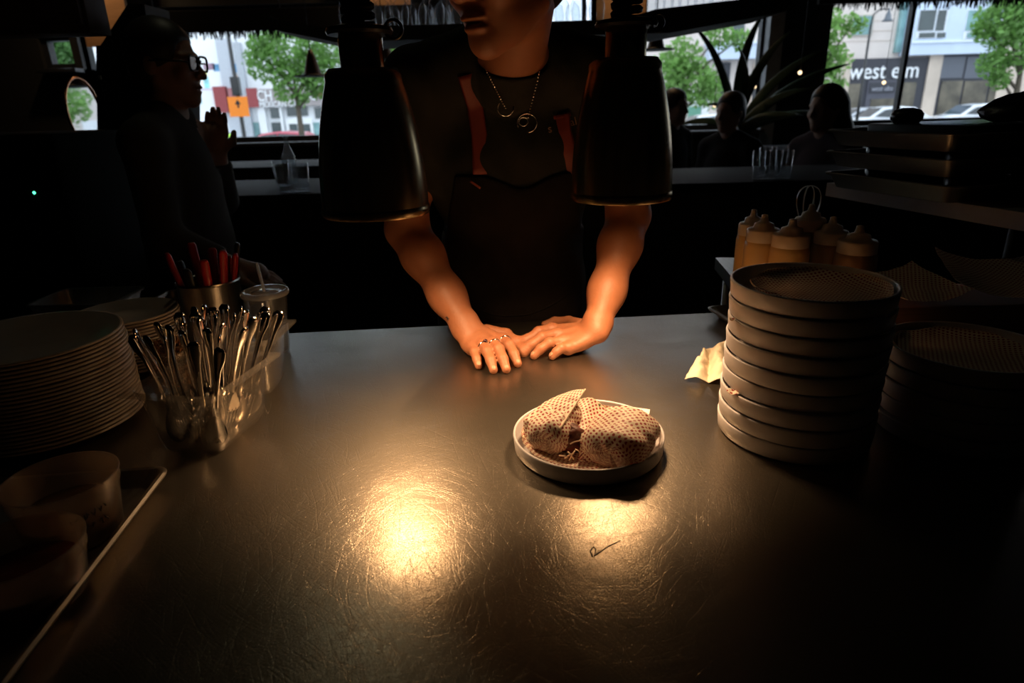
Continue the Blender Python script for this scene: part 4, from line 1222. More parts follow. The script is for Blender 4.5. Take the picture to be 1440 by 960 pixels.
# the pointed fold: sheet leaning back over the roll
A_, B_, C_, D_ = g(736, 590, .046), g(786, 603, .052), g(822, 547, .076), g(801, 550, .068)
A2, B2 = g(737, 622, .009), g(803, 638, .009)
nzf = smoothnoise(17, 6)
def fold(u, v):
    if v < .45:
        t = v / .45; a = A2 + (A_ - A2) * t; b = B2 + (B_ - B2) * t
    else:
        t = (v - .45) / .55
        a = A_ + (D_ - A_) * t + np.array([-.003, .002, .004]) * math.sin(t * math.pi); b = B_ + (C_ - B_) * t
    p = a + (b - a) * u
    bulge = math.sin(u * math.pi) * (.006 if v < .45 else .004)
    p = p + np.array([-.2, -.7, .6]) * bulge + np.array([0, -1, .4]) * .0022 * nzf(p, 90)
    p[2] = max(p[2], CT + .0085)
    return tuple(p)
V, Fs = grid(fold, 26, 34)
uvs = [(.055 * i / 26, .105 * j / 34) for j in range(35) for i in range(27)]
V2, F2 = gridn([tuple(np.array(p) - np.array(sw1.location)) for p in V], Fs, .0007)
obj('paper_fold', (V2, F2), PAPER, sw1, uv=uvs + uvs)
# folded-over lip down the cut edge and the dark gap behind it
edge = [np.array(fold(1.0, v)) for v in np.linspace(.42, 1, 14)]
obj('fold_lip', at(sw1, tube([tuple(p + [.001, .0, .0]) for p in edge], .0012, 8)), mat('cream_paper_edge', (.80, .66, .50), .6), sw1)
obj('paper_fold_back', at(sw1, gridn(*grid(lambda u, v: tuple((edge[0] + (edge[-1] - edge[0]) * v) * (1 - u) + u * (g(790, 566, .03) + (g(806, 552, .055) - g(790, 566, .03)) * v)), 4, 8), .0006)), PAPER, sw1, uv=[(.03 * i / 4, .06 * j / 8) for j in range(9) for i in range(5)] * 2)
# inner sheet between the two rolls
a0, a1, a2, a3 = g(792, 606, .030), g(826, 616, .034), g(853, 577, .034), g(815, 560, .058)
nzi = smoothnoise(23, 6)
def inner(u, v):
    p = (a0 * (1 - u) + a1 * u) * (1 - v) + (a3 * (1 - u) + a2 * u) * v
    p = p + np.array([0, -.2, 1]) * (.010 * math.sin(u * math.pi) * (.4 + v * .6) + .0025 * nzi(p, 80))
    return tuple(p)
V, Fs = grid(inner, 18, 20); uvs = [(.05 * i / 18, .065 * j / 20) for j in range(21) for i in range(19)]
V2, F2 = gridn([tuple(np.array(p) - np.array(sw1.location)) for p in V], Fs, .0007)
obj('inner_paper', (V2, F2), PAPER, sw1, uv=uvs + uvs)
# filling: dark meat with pale shreds
MEAT = mat('roast_filling', (.10, .022, .012), .5, var=.6, scale=60, bump=.8, bscale=120)
nzm = smoothnoise(31, 6)
fc = g(803, 622, .026)
vv, ff = sphere((0, 0, 0), (1, 1, 1), 22, 16)
vv = [tuple(fc + np.array([p[0] * .021, p[1] * .017 + .008, p[2] * .021]) * (1 + .22 * nzm(p, 3.5)) ) for p in vv]
vv = [(p[0], p[1], max(p[2], CT + .009)) for p in vv]
fl = obj('filling', at(sw1, (vv, ff)), MEAT, sw1)
SHRED = mat('pale_shred', (.72, .52, .36), .45)
rs = np.random.default_rng(5)
for k in range(16):
    c = g(rs.uniform(788, 822), rs.uniform(606, 640), rs.uniform(.018, .042)) + np.array([0, -.013, 0]); a = rs.uniform(0, 3.14); l = rs.uniform(.004, .008)
    d = np.array([math.cos(a), 0.2, math.sin(a)]) * l
    q = [c - d, c + [0, -.002, .002], c + d]
    q = [np.array([x[0], x[1], max(x[2], CT + .011)]) for x in q]
    obj('shred', at(sw1, tube(q, .0009, 5)), SHRED if k % 3 else STRAP, fl)
# second roll, end towards the camera
R0 = g(862, 640, .032); R1 = g(884, 592, .036)
sw2 = thing('wrapped_sandwich', 'rounded sandwich in dotted paper with its shaded end towards the near plate rim', 'sandwich', (float(R0[0]), float(R0[1]), CT + .008))
vf, uv = log_wrap(R0 + [-.004, .006, 0], R1 + [.004, -.004, .002], .092, .058, seed=9, ends=(.82, .72), sq=2.3)
obj('wrapped_roll', at(sw2, vf), PAPER, sw2, uv=uv, angle=60)
b0, b1, b2, b3 = g(814, 648, .009), g(838, 650, .009), g(842, 600, .052), g(816, 620, .036)
def tuck(u, v):
    p = (b0 * (1 - u) + b1 * u) * (1 - v) + (b3 * (1 - u) + b2 * u) * v + np.array([-.3, -.6, .3]) * (.006 * math.sin(u * 3.14) * math.sin(v * 3.0) + .002 * nzi((u, v, 1), 9))
    p[2] = max(p[2], CT + .0085); return tuple(p)
V, Fs = grid(tuck, 12, 16); uvs = [(.03 * i / 12, .05 * j / 16) for j in range(17) for i in range(13)]
V2, F2 = gridn([tuple(np.array(p) - np.array(sw2.location)) for p in V], Fs, .0007)
obj('tucked_paper', (V2, F2), PAPER, sw2, uv=uvs + uvs)
t0 = g(905, 640, .012); t1 = g(925, 606, .024)
V, Fs = grid(lambda u, v: tuple(t0 * (1 - v) + t1 * v + np.array([.004 * math.sin(v * 7), .0, -.008 + .012 * u])), 4, 12)
V2, F2 = gridn([tuple(np.array(p) - np.array(sw2.location)) for p in V], Fs, .0007)
obj('paper_corner', (V2, F2), mat('cream_paper_edge', (.80, .66, .50), .6), sw2)
tag(obj('herb_sprig', join(tube([g(840, 566, .045), g(843, 569, .047), g(842, 573, .044)], [.001, .0022, .0008], 6)), mat('herb_green', (.08, .16, .03), .5)), 'tiny green herb leaf on the paper between the sandwiches', 'herb')
# white order slip behind the plate
s0, s1, s2, s3 = g(880, 582, .0265), g(912, 588, .0265), g(914, 576, .0268), g(884, 572, .0268)
tag(obj('order_slip', hprism([s0[:2], s1[:2], s2[:2], s3[:2]], CT + .0268, CT + .0275), mat('white_slip', (.85, .80, .72), .6), smooth=False), 'small white paper slip lying on the far rim of the plate', 'paper slip')
# hook-shaped scribble mark on the steel by the lamp glare
sc_ = [onz(x, y, CT + .0004) for x, y in ((833, 782), (830, 774), (835, 768), (838, 772), (836, 781), (842, 777), (855, 768), (872, 760))]
tag(obj('pen_mark', tube(sc_, [.0007] * 6 + [.0006, .0003], 5), mat('ink_brown', (.05, .03, .02), .6)), 'small dark scribbled mark on the steel in front of the plate', 'mark')

# napkin beside the tall stack
nzn = smoothnoise(51, 7)
n0, n1, n2, n3 = onz(963, 537, CT), onz(1014, 541, CT), onz(1020, 494, CT), onz(1000, 492, CT)
def nap(u, v):
    p = (n0 * (1 - u) + n1 * u) * (1 - v) + (n3 * (1 - u) + n2 * u) * v
    hgt = .002 + .034 * abs(math.sin(u * 4.2 + v * 2.2 + .3)) * math.sin(min(1, .12 + v * .85) * math.pi) * (.7 + .5 * nzn(p, 45)) + .022 * (v ** 2) * u
    p = p + np.array([.004, .0, 0]) * nzn(p + 1, 60)
    p[2] = CT + max(.001, hgt); return tuple(p)
V, Fs = grid(nap, 30, 30); V2, F2 = gridn(V, Fs, .0008)
tag(obj('napkin', (V2, F2), mat('cream_napkin', (.55, .48, .36), .7, bump=.3)), 'crumpled cream paper napkin beside the tall plate stack', 'napkin')

# ================================================================ left side of the counter
DINNER = mat('dinner_plate_glaze', (.52, .46, .40), .25, var=.05, scale=20)
def dinner_plate(R, t=.0035):
    return lathe([(0, .0), (R * .52, .0), (R * .55, .0008), (R * .66, .003), (R * .97, .0145), (R, .0165), (R * .997, .0195), (R * .965, .019), (R * .64, .0075), (R * .56, .0055), (0, .005)], 72)
_dp = dinner_plate(.132)
first = None
for k in range(23):
    o = bpy.data.objects.new('dinner_plate', bpy.data.meshes['dinner_plate'] if first else obj('dinner_plate', _dp, DINNER).data)
    if first is None:
        for q in [q for q in bpy.data.objects if q.name == 'dinner_plate' and q.data == o.data and q is not o]: bpy.data.objects.remove(q)
        first = o
        o.name = 'dinner_plate'
    COL.objects.link(o)
    o.location = (-.733 + random.uniform(-.0012, .0012) - .0002 * k, .930 + random.uniform(-.0012, .0012), CT + .0002 + k * .0060)
    tag(o, 'topmost dinner plate of the tall stack beside the cutlery bin' if k == 22 else ordi(k) + ' in the dinner plate stack', 'plate', 'dinner plates in the tall stack')
c2 = onz(208, 520, CT)
_sp = obj('side_plate', dinner_plate(.092), DINNER); _spm = _sp.data; bpy.data.objects.remove(_sp)
C2X, C2Y = -.735, 1.185
for k in range(16):
    o = bpy.data.objects.new('side_plate', _spm); COL.objects.link(o)
    o.location = (C2X + random.uniform(-.001, .001), C2Y + random.uniform(-.001, .001), CT + .0002 + k * .0062)
    tag(o, 'topmost side plate of the small stack behind the dinner plates' if k == 15 else ordi(k) + ' in the small side plate stack', 'plate', 'side plates in the small stack')

# clear tub of crispy brown flakes
CLEAR = clear_mat('clear_plastic', (.96, .95, .93), .06, frost=.05)
CLEARB = clear_mat('clear_polycarbonate', (.96, .94, .91), .10, frost=.06, ior=1.5, body=(.7, .66, .6))
tb = onz(222, 548, CT)
tub = thing('flake_tub', 'clear plastic tub heaped with crispy brown flakes behind the cutlery bin', 'tub', (-.600, 1.068, CT))
obj('tub_wall', lathe([(0, .001), (.031, .001), (.033, .004), (.0385, .074), (.040, .076), (.0385, .078), (.037, .075), (.0315, .006), (0, .004)], 36), CLEAR, tub)
FLAKE = mat('crispy_flakes', (.20, .085, .025), .5, var=.6, scale=60)
V, Fs = [], []
for k in range(900):
    r = .034 * math.sqrt(random.random()); a = random.uniform(0, 6.283); z = random.uniform(.012, .078 + .02 * (1 - (r / .034) ** 2)); r *= (.88 + .16 * z / .08)
    c = np.array([r * math.cos(a), r * math.sin(a), z]); d = rng.normal(size=3); d /= np.linalg.norm(d); e = np.cross(d, rng.normal(size=3)); e /= np.linalg.norm(e)
    l, w = random.uniform(.003, .007), random.uniform(.001, .0022); nn = np.cross(d, e) * .0006
    r2 = np.linalg.norm((c + d * l)[:2])
    if z < .075 and r2 > .035: d = d * np.array([.2, .2, 1])
    b = len(V); V += [tuple(c - d * l - e * w), tuple(c - d * l + e * w), tuple(c + d * l + e * w + nn * 3), tuple(c + d * l - e * w + nn * 3), tuple(c + nn * 5)]
    Fs += [(b, b + 1, b + 4), (b + 1, b + 2, b + 4), (b + 2, b + 3, b + 4), (b + 3, b, b + 4)]
tag(obj('flakes', (V, Fs), FLAKE, tub, smooth=False), kind='stuff')

# steel crock of red-handled tools
ck = np.array([-.622, 1.300, CT])
cr = thing('utensil_crock', 'tall brushed steel crock holding red handled tools', 'crock', ck)
obj('cylinder_wall', lathe([(0, .0), (.058, .0), (.060, .003), (.060, .135), (.0625, .138), (.0615, .141), (.0585, .139), (.058, .005), (0, .004)], 48), STEELV, cr, angle=50)
REDH = mat('red_handle', (.42, .012, .010), .35, var=.06)
DKH = mat('black_handle', (.015, .014, .014), .4)
for k in range(11):
    a = 2 * math.pi * k / 11; r0 = .036; lean = .30
    red = k not in (1, 5, 8)
    b0 = np.array([r0 * .75 * math.cos(a), r0 * .75 * math.sin(a), .012]); top = np.array([.056 * math.cos(a), .056 * math.sin(a), .140]); d = (top * .94 - b0); d /= np.linalg.norm(d)
    sc = .90
    b1 = b0 + d * .105; b2 = b0 + d * (.185 + .018 * math.sin(k * 2.1))
    t = thing('steak_knife', 'red handled knife standing in the steel crock' if red else 'black handled knife standing in the steel crock', 'knife', ck + b0, group='red handled knives in the crock' if red else 'black handled knives in the crock')
    s_ = np.cross(d, [math.cos(a), math.sin(a), 0]); s_ /= np.linalg.norm(s_)
    o_ = np.array([math.cos(a), math.sin(a), 0])
    obj('blade', tube([(0, 0, 0), tuple((b1 - b0) * .5), tuple(b1 - b0)], [.003, .0085, .0075], 8, flat=.14, up=tuple(o_)), STEEL, t)
    obj('handle', tube([tuple(b1 - b0 - d * .004), tuple(b1 - b0 + d * .01), tuple((b1 + b2) / 2 - b0), tuple(b2 - b0 - d * .006), tuple(b2 - b0)], [.0065, .0082, .0088, .0092, .006], 12, flat=.62, up=tuple(o_)), REDH if red else DKH, t)

# lidded drinks cup with straw
cp = np.array([-.487, 1.243, CT])
cup = thing('drink_cup', 'clear plastic drinks cup with flat lid and straw behind the cutlery', 'cup', cp)
obj('cup_wall', lathe([(0, .001), (.029, .001), (.031, .004), (.042, .122), (.044, .124), (.0425, .126), (.0405, .122), (.0298, .006), (0, .004)], 40), CLEAR, cup)
obj('lid', lathe([(.0445, .120), (.0465, .1215), (.0465, .128), (.043, .131), (.038, .1305), (.036, .127), (.022, .127), (.0205, .129), (.008, .129), (0, .1285)], 40), clear_mat('cup_lid_plastic', (.8, .82, .85), .12, frost=.35), cup)
obj('drink', lathe([(0, .005), (.0295, .005), (.034, .052), (0, .052)], 32), clear_mat('watery_drink', (.80, .72, .62), .02), cup)
tag(obj('drinking_straw', tube([(cp[0] + .003, cp[1] + .002, CT + .012), (cp[0] + .001, cp[1], CT + .11), (cp[0] - .006, cp[1] - .002, CT + .186)], .0032, 10), clear_mat('straw_plastic', (.9, .85, .78), .2, frost=.6)), 'pale straw standing in the lidded drinks cup', 'straw')

# ---------------------------------------------------------------- polycarbonate pans and the cutlery
def pan(name, label, corner, ux, uy, w, l, h, z0=CT, lip=.012, taper=.012):
    """open rectangular pan; corner = near right top corner, ux to the left, uy to the back"""
    t = thing(name, label, 'bin', (float(corner[0]), float(corner[1]), z0))
    ux = np.array([*ux, 0.]); uy = np.array([*uy, 0.])
    def rr(inset, z, rad):
        pts = []
        x0, x1, y0, y1 = inset, w - inset, inset, l - inset
        for cx, cy, a0 in ((x1 - rad, y0 + rad, -90), (x1 - rad, y1 - rad, 0), (x0 + rad, y1 - rad, 90), (x0 + rad, y0 + rad, 180)):
            for q in range(5):
                a = math.radians(a0 + q * 22.5); X, Y = cx + rad * math.cos(a), cy + rad * math.sin(a)
                p = ux * X + uy * Y; pts.append((p[0], p[1], z))
        return pts
    rows = [rr(-lip, h - .004, .006), rr(-lip, h - .0005, .006), rr(0.0, h, .014), rr(.002, h - .014, .016), rr(.0045, h - .016, .016), rr(taper, .012, .018), rr(taper + .006, .0005, .014),
            rr(taper + .0085, .0035, .012), rr(taper + .003, .013, .015), rr(.0075, h - .018, .013), rr(.005, h - .013, .012), rr(.0028, h - .0028, .011), rr(-lip + .001, h - .004, .005)]
    V = [p for r in rows for p in r]; n = len(rows[0]); Fs = []
    for i in range(len(rows)):
        j = (i + 1) % len(rows)
        if i == 6:
            continue
        for k in range(n): Fs.append((i * n + k, i * n + (k + 1) % n, j * n + (k + 1) % n, j * n + k))
    Fs.append(tuple(6 * n + k for k in range(n - 1, -1, -1))); Fs.append(tuple(7 * n + k for k in range(n)))
    obj('pan_wall', (V, Fs), CLEARB, t, angle=45)
    return t
pc = onz(298, 563, 1.02)
pr_ = onz(383, 503, 1.02)
UY = np.array([(pr_ - pc)[0], (pr_ - pc)[1]]); UY /= np.linalg.norm(UY); UX = np.array([-UY[1], UY[0]])
PW, PLn, PH = .125, .160, .10
pan('cutlery_bin', 'clear plastic bin full of steel forks and spoons', pc[:2] + UX * .010 + UY * .010, UX, UY, PW, PLn, PH)
pc2 = onz(412, 447, 1.03)
pan('empty_bin', 'clear plastic bin standing behind the cutlery bin', (-.405, 1.010), (-1, .02), (.02, 1), .085, .105, .105)
CUTL = mat('cutlery_steel', (.62, .59, .55), .10, metal=1.0, var=.06)
def spoon():
    bow = []
    V, Fs = [], []
    nu, nv = 14, 10
    for i in range(nu + 1):
        s = i / nu; x = -.0 + s * .055; w = .0185 * math.sin(math.pi * min(1, .06 + s * .94)) ** .62 * (1 - .15 * s) if 0 < i < nu else .003
        dp = -.0085 * math.sin(math.pi * s) ** .8
        for j in range(nv + 1):
            y = (j / nv - .5) * 2; V.append((x, y * w, dp * (1 - y * y) + .0008))
    Fs = [(i * (nv + 1) + j, i * (nv + 1) + j + 1, (i + 1) * (nv + 1) + j + 1, (i + 1) * (nv + 1) + j) for i in range(nu) for j in range(nv)]
    return gridn(V, Fs, .0013)
def handle(x0=.052, L=.178):
    pts = [(x0, 0, 0), (x0 + .02, 0, .004), (x0 + .05, 0, .006), (x0 + .09, 0, .004), (L - .02, 0, .001), (L - .006, 0, .000), (L, 0, 0)]
    return tube(pts, [.0036, .0030, .0032, .0048, .0082, .0085, .0045], 12, flat=.30, up=(0, 0, 1))
def fork():
    parts = []
    for k in range(4):
        y = (k - 1.5) * .0058
        parts.append(tube([(0, y, .004), (.02, y, -.001), (.045, y, -.003)], [.0008, .0014, .0017], 6))
    V, Fs = grid(lambda u, v: ((.042 + .026 * u), (v - .5) * 2 * (.0108 - .0078 * u ** 1.6), -.003 + .004 * u), 6, 6)
    parts.append(gridn(V, Fs, .0014))
    return join(*parts)
def cutlery(kind, M_):
    t = thing(kind, 'steel %s standing handle up in the clear cutlery bin' % kind, kind, (0, 0, 0), group='%ss in the cutlery bin' % kind)
    t.matrix_world = M_
    return t
_proto = {}
for kind, mk in (('spoon', spoon), ('fork', fork)):
    a = obj('bowl' if kind == 'spoon' else 'tines', mk(), CUTL); b = obj('handle', handle(), CUTL)
    _proto[kind] = (a.data, b.data); bpy.data.objects.remove(a); bpy.data.objects.remove(b)
org = np.array([pc[0], pc[1], CT]) + np.array([*(UX * .010 + UY * .010), 0])
rs = np.random.default_rng(12)
cols, rws = 5, 6
for i in range(cols):
    for j in range(rws):
        kind = 'spoon' if (i * 3 + j * 2) % 5 < 3 else 'fork'
        bx_ = .030 + (PW - .060) * (i + .5) / cols + rs.uniform(-.003, .003); by_ = .028 + (PLn - .058) * (j + .5) / rws + rs.uniform(-.003, .003)
        p0 = org + np.array([*(UX * bx_ + UY * by_), .0062 + rs.uniform(0, .004)])
        tx = (i - 2) / 2; ty = (j - 2.5) / 2.5
        d = np.array([*(UX * (tx * .24 - .10 + rs.uniform(-.06, .06)) + UY * (ty * .26 + .06 + rs.uniform(-.05, .05))), 1.0]); d /= np.linalg.norm(d)
        a = rs.uniform(0, 6.28); s = np.cross(d, [math.cos(a), math.sin(a), 0.1]); s /= np.linalg.norm(s); nn = np.cross(d, s)
        M_ = Matrix(((d[0], s[0], nn[0], p0[0]), (d[1], s[1], nn[1], p0[1]), (d[2], s[2], nn[2], p0[2]), (0, 0, 0, 1)))
        if (i, j) in ((0, 0), (0, 1)):       # the two that show their bowls low against the near wall
            pass
        t = cutlery(kind, M_)
        for nm, me in (('bowl' if kind == 'spoon' else 'tines', _proto[kind][0]), ('handle', _proto[kind][1])):
            o = bpy.data.objects.new(nm, me); COL.objects.link(o); o.parent = t
# one spoon lies with its bowl against the near right wall and catches the lamp
_b = org + np.array([*(UX * .017 + UY * .040), .030]); 

# ---------------------------------------------------------------- sheet tray and deli tubs
ALU = mat('aluminium_pan', (.50, .46, .41), .35, metal=1.0, var=.12, scale=8)
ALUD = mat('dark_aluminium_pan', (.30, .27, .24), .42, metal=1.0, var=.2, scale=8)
def sheet_pan(name, label, corner, ux, uy, w, l, m, z0, h=.022, group=None, lip=.007):
    t = thing(name, label, 'tray', (float(corner[0]), float(corner[1]), z0), group=group)
    ux = np.array([*ux, 0.]); uy = np.array([*uy, 0.])
    def rr(inset, z, rad):
        pts = []
        for cx, cy, a0 in ((w - inset - rad, inset + rad, -90), (w - inset - rad, l - inset - rad, 0), (inset + rad, l - inset - rad, 90), (inset + rad, inset + rad, 180)):
            for q in range(6):
                a = math.radians(a0 + q * 18); p = ux * (cx + rad * math.cos(a)) + uy * (cy + rad * math.sin(a)); pts.append((p[0], p[1], z))
        return pts
    rows = [rr(0, h - .005, .020), rr(-.001, h - .002, .020), rr(.002, h, .019), rr(lip, h - .001, .016), rr(lip + .012, .0035, .014), rr(lip + .016, .002, .012), rr(lip + .016, .0, .012), rr(lip + .011, .0015, .014), rr(lip - .001, h - .004, .016), rr(.001, h - .006, .019)]
    V = [p for r in rows for p in r]; n = len(rows[0]); Fs = []
    for i in range(len(rows)):
        j = (i + 1) % len(rows)
        if i == 5: continue
        for k in range(n): Fs.append((i * n + k, i * n + (k + 1) % n, j * n + (k + 1) % n, j * n + k))
    Fs.append(tuple(5 * n + k for k in range(n))); Fs.append(tuple(6 * n + k for k in range(n - 1, -1, -1)))
    bm = bmesh.new(); vs = [bm.verts.new(p) for p in V]
    for q in Fs: bm.faces.new([vs[i] for i in q])
    bmesh.ops.recalc_face_normals(bm, faces=bm.faces)
    obj('pan_shell', from_bm(bm), m, t, angle=40)
    return t
tc1 = onz(240, 653, .942); tcn = onz(5, 960, .942)
tv = (tcn - tc1)[:2]; tv /= np.linalg.norm(tv); tu = np.array([tv[1], -tv[0]])
tu = tu if tu[0] < 0 else -tu
sheet_pan('sheet_tray', 'aluminium sheet tray holding two deli tubs in front of the dinner plates', tc1[:2], tu, tv, .33, .46, ALU, CT)
DELI = clear_mat('cloudy_deli_plastic', (.90, .84, .78), .25, frost=.30, body=(.62, .50, .40))
def deli(label, px, py, zr, R, h, fill, fm):
    c = onz(px, py, CT + zr)
    t = thing('deli_tub', label, 'tub', (float(c[0]), float(c[1]), CT + .0036))
    obj('tub_wall', lathe([(0, .0), (R * .80, .0), (R * .83, .003), (R * .945, h - .016), (R * .975, h - .014), (R * .975, h - .004), (R, h - .002), (R * 1.002, h), (R * .965, h), (R * .955, h - .004), (R * .93, h - .014), (R * .815, .004), (0, .002)], 56), DELI, t)
    obj('contents', lathe([(0, .0045), (R * .80, .0045), (R * (.80 + .12 * fill), h * fill), (R * .4, h * fill + .002), (0, h * fill + .001)], 40), fm, t)
    return t, c
d1, c1_ = deli('cloudy round deli tub with handwritten mark on the sheet tray, by the dinner plates', 84, 671, .078, .0590, .075, .45, mat('pale_sauce', (.20, .13, .07), .4))
d2, c2_ = deli('shorter cloudy deli tub of dark red sauce on the sheet tray', 22, 768, .066, .0590, .062, .5, mat('dark_red_sauce', (.10, .018, .010), .3, bump=.4))
# handwriting on the first tub
def scribble(parent, R, seed, z, a0, a1, lines=2):
    r_ = np.random.default_rng(seed); parts = []
    for ln in range(lines):
        a = a0
        while a < a1:
            w_ = r_.uniform(.05, .11); pts = []
            n_ = r_.integers(3, 6)
            for q in range(n_):
                aa = a + w_ * q / n_ + r_.uniform(-.02, .02); zz = z - ln * .014 + r_.uniform(-.005, .005)
                rr_ = R * (.83 + .115 * zz / .059) + .0006
                pts.append((rr_ * math.cos(aa), rr_ * math.sin(aa), zz))
            parts.append(tube(pts, .0007, 5)); a += w_ + .05
    return obj('handwriting', join(*parts), mat('marker_black', (.02, .018, .016), .5), parent)
scribble(d1, .0590, 3, .045, -.95, -.25)

# ================================================================ right side
# low steel riser behind the stacks with squeeze bottles
rz_ = 1.0
rc = onz(1006, 362, rz_); rd = onz(1028, 388, rz_)
rv = (rd - rc)[:2]; rv /= np.linalg.norm(rv)
ru = np.array([-rv[1], rv[0]]); ru = ru if ru[0] > 0 else -ru
rs_ = thing('steel_riser', 'steel riser table behind the plate stacks carrying the squeeze bottles', 'shelf', (float(rc[0]), float(rc[1]), 0))
q = [np.array([0, 0]), rv * .48, rv * .48 + ru * .27, ru * .27]
obj('top', hprism([tuple(p) for p in q], rz_ - .03, rz_), STEEL, rs_, smooth=False)
for p in (rv * .03 + ru * .03, rv * .03 + ru * .24, rv * .44 + ru * .24, rv * .44 + ru * .05):
    zb = CT if (np.array(p) + rc[:2])[1] < 1.39 else 0
    obj('leg', tube([(p[0], p[1], zb), (p[0], p[1], rz_ - .03)], .012, 10), STEEL, rs_)
def bottle(label, px, py, Y, mb, R=.034, h=.150):
    c = ony(px, py, Y)
    t = thing('squeeze_bottle', label, 'bottle', (float(c[0]), float(c[1]), rz_), group=None)
    zt = float(c[2]) - rz_
    obj('bottle_body', lathe([(0, 0), (R - .004, 0), (R, .004), (R, zt - .034), (R * .93, zt - .024), (R * .78, zt - .020), (R * .78, zt - .016), (0, zt - .016)], 36), mb, t)
    obj('sauce', lathe([(0, .001), (R - .003, .002), (R - .001, .005), (R - .001, zt * .60), (0, zt * .60)], 30), mb if False else MATS['sauce_fill'], t)
    c_ = obj('cap', lathe([(R * .90, zt - .026), (R * .93, zt - .024), (R * .93, zt - .004), (R * .86, zt), (R * .60, zt + .001), (R * .52, zt + .010), (R * .36, zt + .012), (R * .24, zt + .014), (R * .17, zt + .024), (R * .06, zt + .024), (0, zt + .022)], 36), MATS['cap_plastic'], t)
    obj('tip', lathe([(R * .19, zt + .018), (R * .18, zt + .026), (R * .05, zt + .0275), (0, zt + .0275)], 16), MATS['cap_plastic'], c_)
    return t
mat('sauce_fill', (.62, .30, .06), .5, var=.05)
mat('cap_plastic', (.62, .48, .34), .35, var=.03, trans=.3)
BODY = mat('amber_squeeze', (.72, .44, .16), .35, var=.04, trans=.35)
BODY2 = mat('brown_squeeze', (.32, .17, .07), .35, var=.04, trans=.25)
bottle('amber squeeze bottle nearest the tall plate stack, in the front row', 1113, 328, 1.20, BODY, .036)
bottle('amber squeeze bottle in the front row at the open end of the riser', 1074, 321, 1.25, BODY, .0335)
bottle('pale squeeze bottle standing at the end of the back row', 1059, 313, 1.32, BODY, .030)
bottle('dark squeeze bottle in the middle of the back row', 1140, 306, 1.30, BODY2, .032)
bottle('brown squeeze bottle between the amber bottle and the paper sheets', 1170, 324, 1.26, BODY2, .034)
bottle('squat squeeze bottle next to the dotted paper sheets', 1207, 337, 1.21, BODY2, .038)
# loop handled whisk behind the bottles
wh = ony(1135, 300, 1.42)
wk = thing('whisk', 'steel wire whisk standing up behind the squeeze bottles', 'whisk', (float(wh[0]), float(wh[1]), rz_))
obj('handle', tube([(0, 0, 0), (.0, 0, .10)], .008, 10), STEEL, wk)
for k in range(4):
    a = k * math.pi / 4
    obj('wire', tube([(.026 * math.sin(2 * math.pi * q) * math.cos(a), .026 * math.sin(2 * math.pi * q) * math.sin(a), .098 + .104 * math.sin(math.pi * q)) for q in np.linspace(0, 1, 25)], .0011, 6), STEEL, wk)
# dark tray on the counter under the riser
tq_ = onz(992, 430, .942)
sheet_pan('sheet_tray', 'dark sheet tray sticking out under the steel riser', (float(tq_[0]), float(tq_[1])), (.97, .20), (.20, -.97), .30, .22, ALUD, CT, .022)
# dotted paper sheets piled behind the tall stack
def paper_sheet(label, c, su, sv, rot, curl, seed):
    nz = smoothnoise(seed, 6)
    def fn(u, v):
        x, y = (u - .5) * su, (v - .5) * sv
        z = curl * ((u - .5) * 2) ** 2 * .5 + curl * .6 * v ** 2 + .005 * nz((x, y, 0), 28)
        X, Y = x * math.cos(rot) - y * math.sin(rot), x * math.sin(rot) + y * math.cos(rot)
        return (c[0] + X, c[1] + Y, c[2] + z)
    return tag(sheet('paper_sheet', fn, 24, 24, su, sv), label, 'paper')
bk = thing('paper_basket', 'dark red shallow basket of dotted paper behind the tall plate stack', 'basket', (.735, 1.055, CT))
_o = [(-.165, -.105), (.165, -.105), (.165, .105), (-.165, .105)]
REDB = mat('dark_red_plastic', (.16, .018, .014), .4)
obj('basket_floor', box(-.16, .16, -.072, .072, .0, .006), REDB, bk, smooth=False)
for a, b in ((box(-.166, -.16, -.078, .078, 0, .085), 0), (box(.16, .166, -.078, .078, 0, .085), 0), (box(-.16, .16, -.078, -.072, 0, .085), 0), (box(-.16, .16, .072, .078, 0, .085), 0)): obj('basket_side', a, REDB, bk, smooth=False)
paper_sheet('dotted paper sheet curling up in the red basket beside the squeeze bottles', (.660, 1.045, CT + .150), .15, .13, .25, .030, 61)
paper_sheet('dotted paper sheet lying at the back of the red basket under the shelf', (.835, 1.065, CT + .150), .17, .15, -.3, .045, 62)
obj('paper_pile', box(-.155, .155, -.068, .068, .0065, .140, .004), mat('paper_pile_edges', (.35, .18, .13), .8, stretch=(1, 1, 60), scale=4), bk, smooth=False)

# upper shelf with sheet pans
sh0, sh1 = onz(1163, 257, 1.19), onz(1440, 299, 1.19)
sv_ = (sh1 - sh0)[:2]; sl = np.linalg.norm(sv_); sv_ /= sl; su_ = np.array([-sv_[1], sv_[0]]); su_ = su_ if su_[0] > 0 else -su_
shf = thing('storage_shelf', 'thick pale shelf board above the dotted paper sheets', 'shelf', (float(sh0[0]), float(sh0[1]), 1.16))
obj('board', hprism([tuple(p) for p in (np.zeros(2), sv_ * 1.0, sv_ * 1.0 + su_ * .55, su_ * .55)], 0, .03), mat('pale_shelf', (.34, .31, .29), .6), shf, smooth=False)
for a in (.06, .94):
    for b in (.03, .52):
        p = sv_ * a + su_ * b
        zb = CT if (p + sh0[:2])[1] < 1.40 else 0
        if b > .4: obj('post', tube([(p[0], p[1], zb - 1.16), (p[0], p[1], 0)], .014, 10), BLACK, shf)
pans = [(1.19, (1156, 240), (1298, 257), .034), (1.19 + .045, (1150, 209), (1298, 221), .034), (1.19 + .088, (1151, 182), (1306, 181), .034)]
base0 = onz(1156, 240, 1.225)
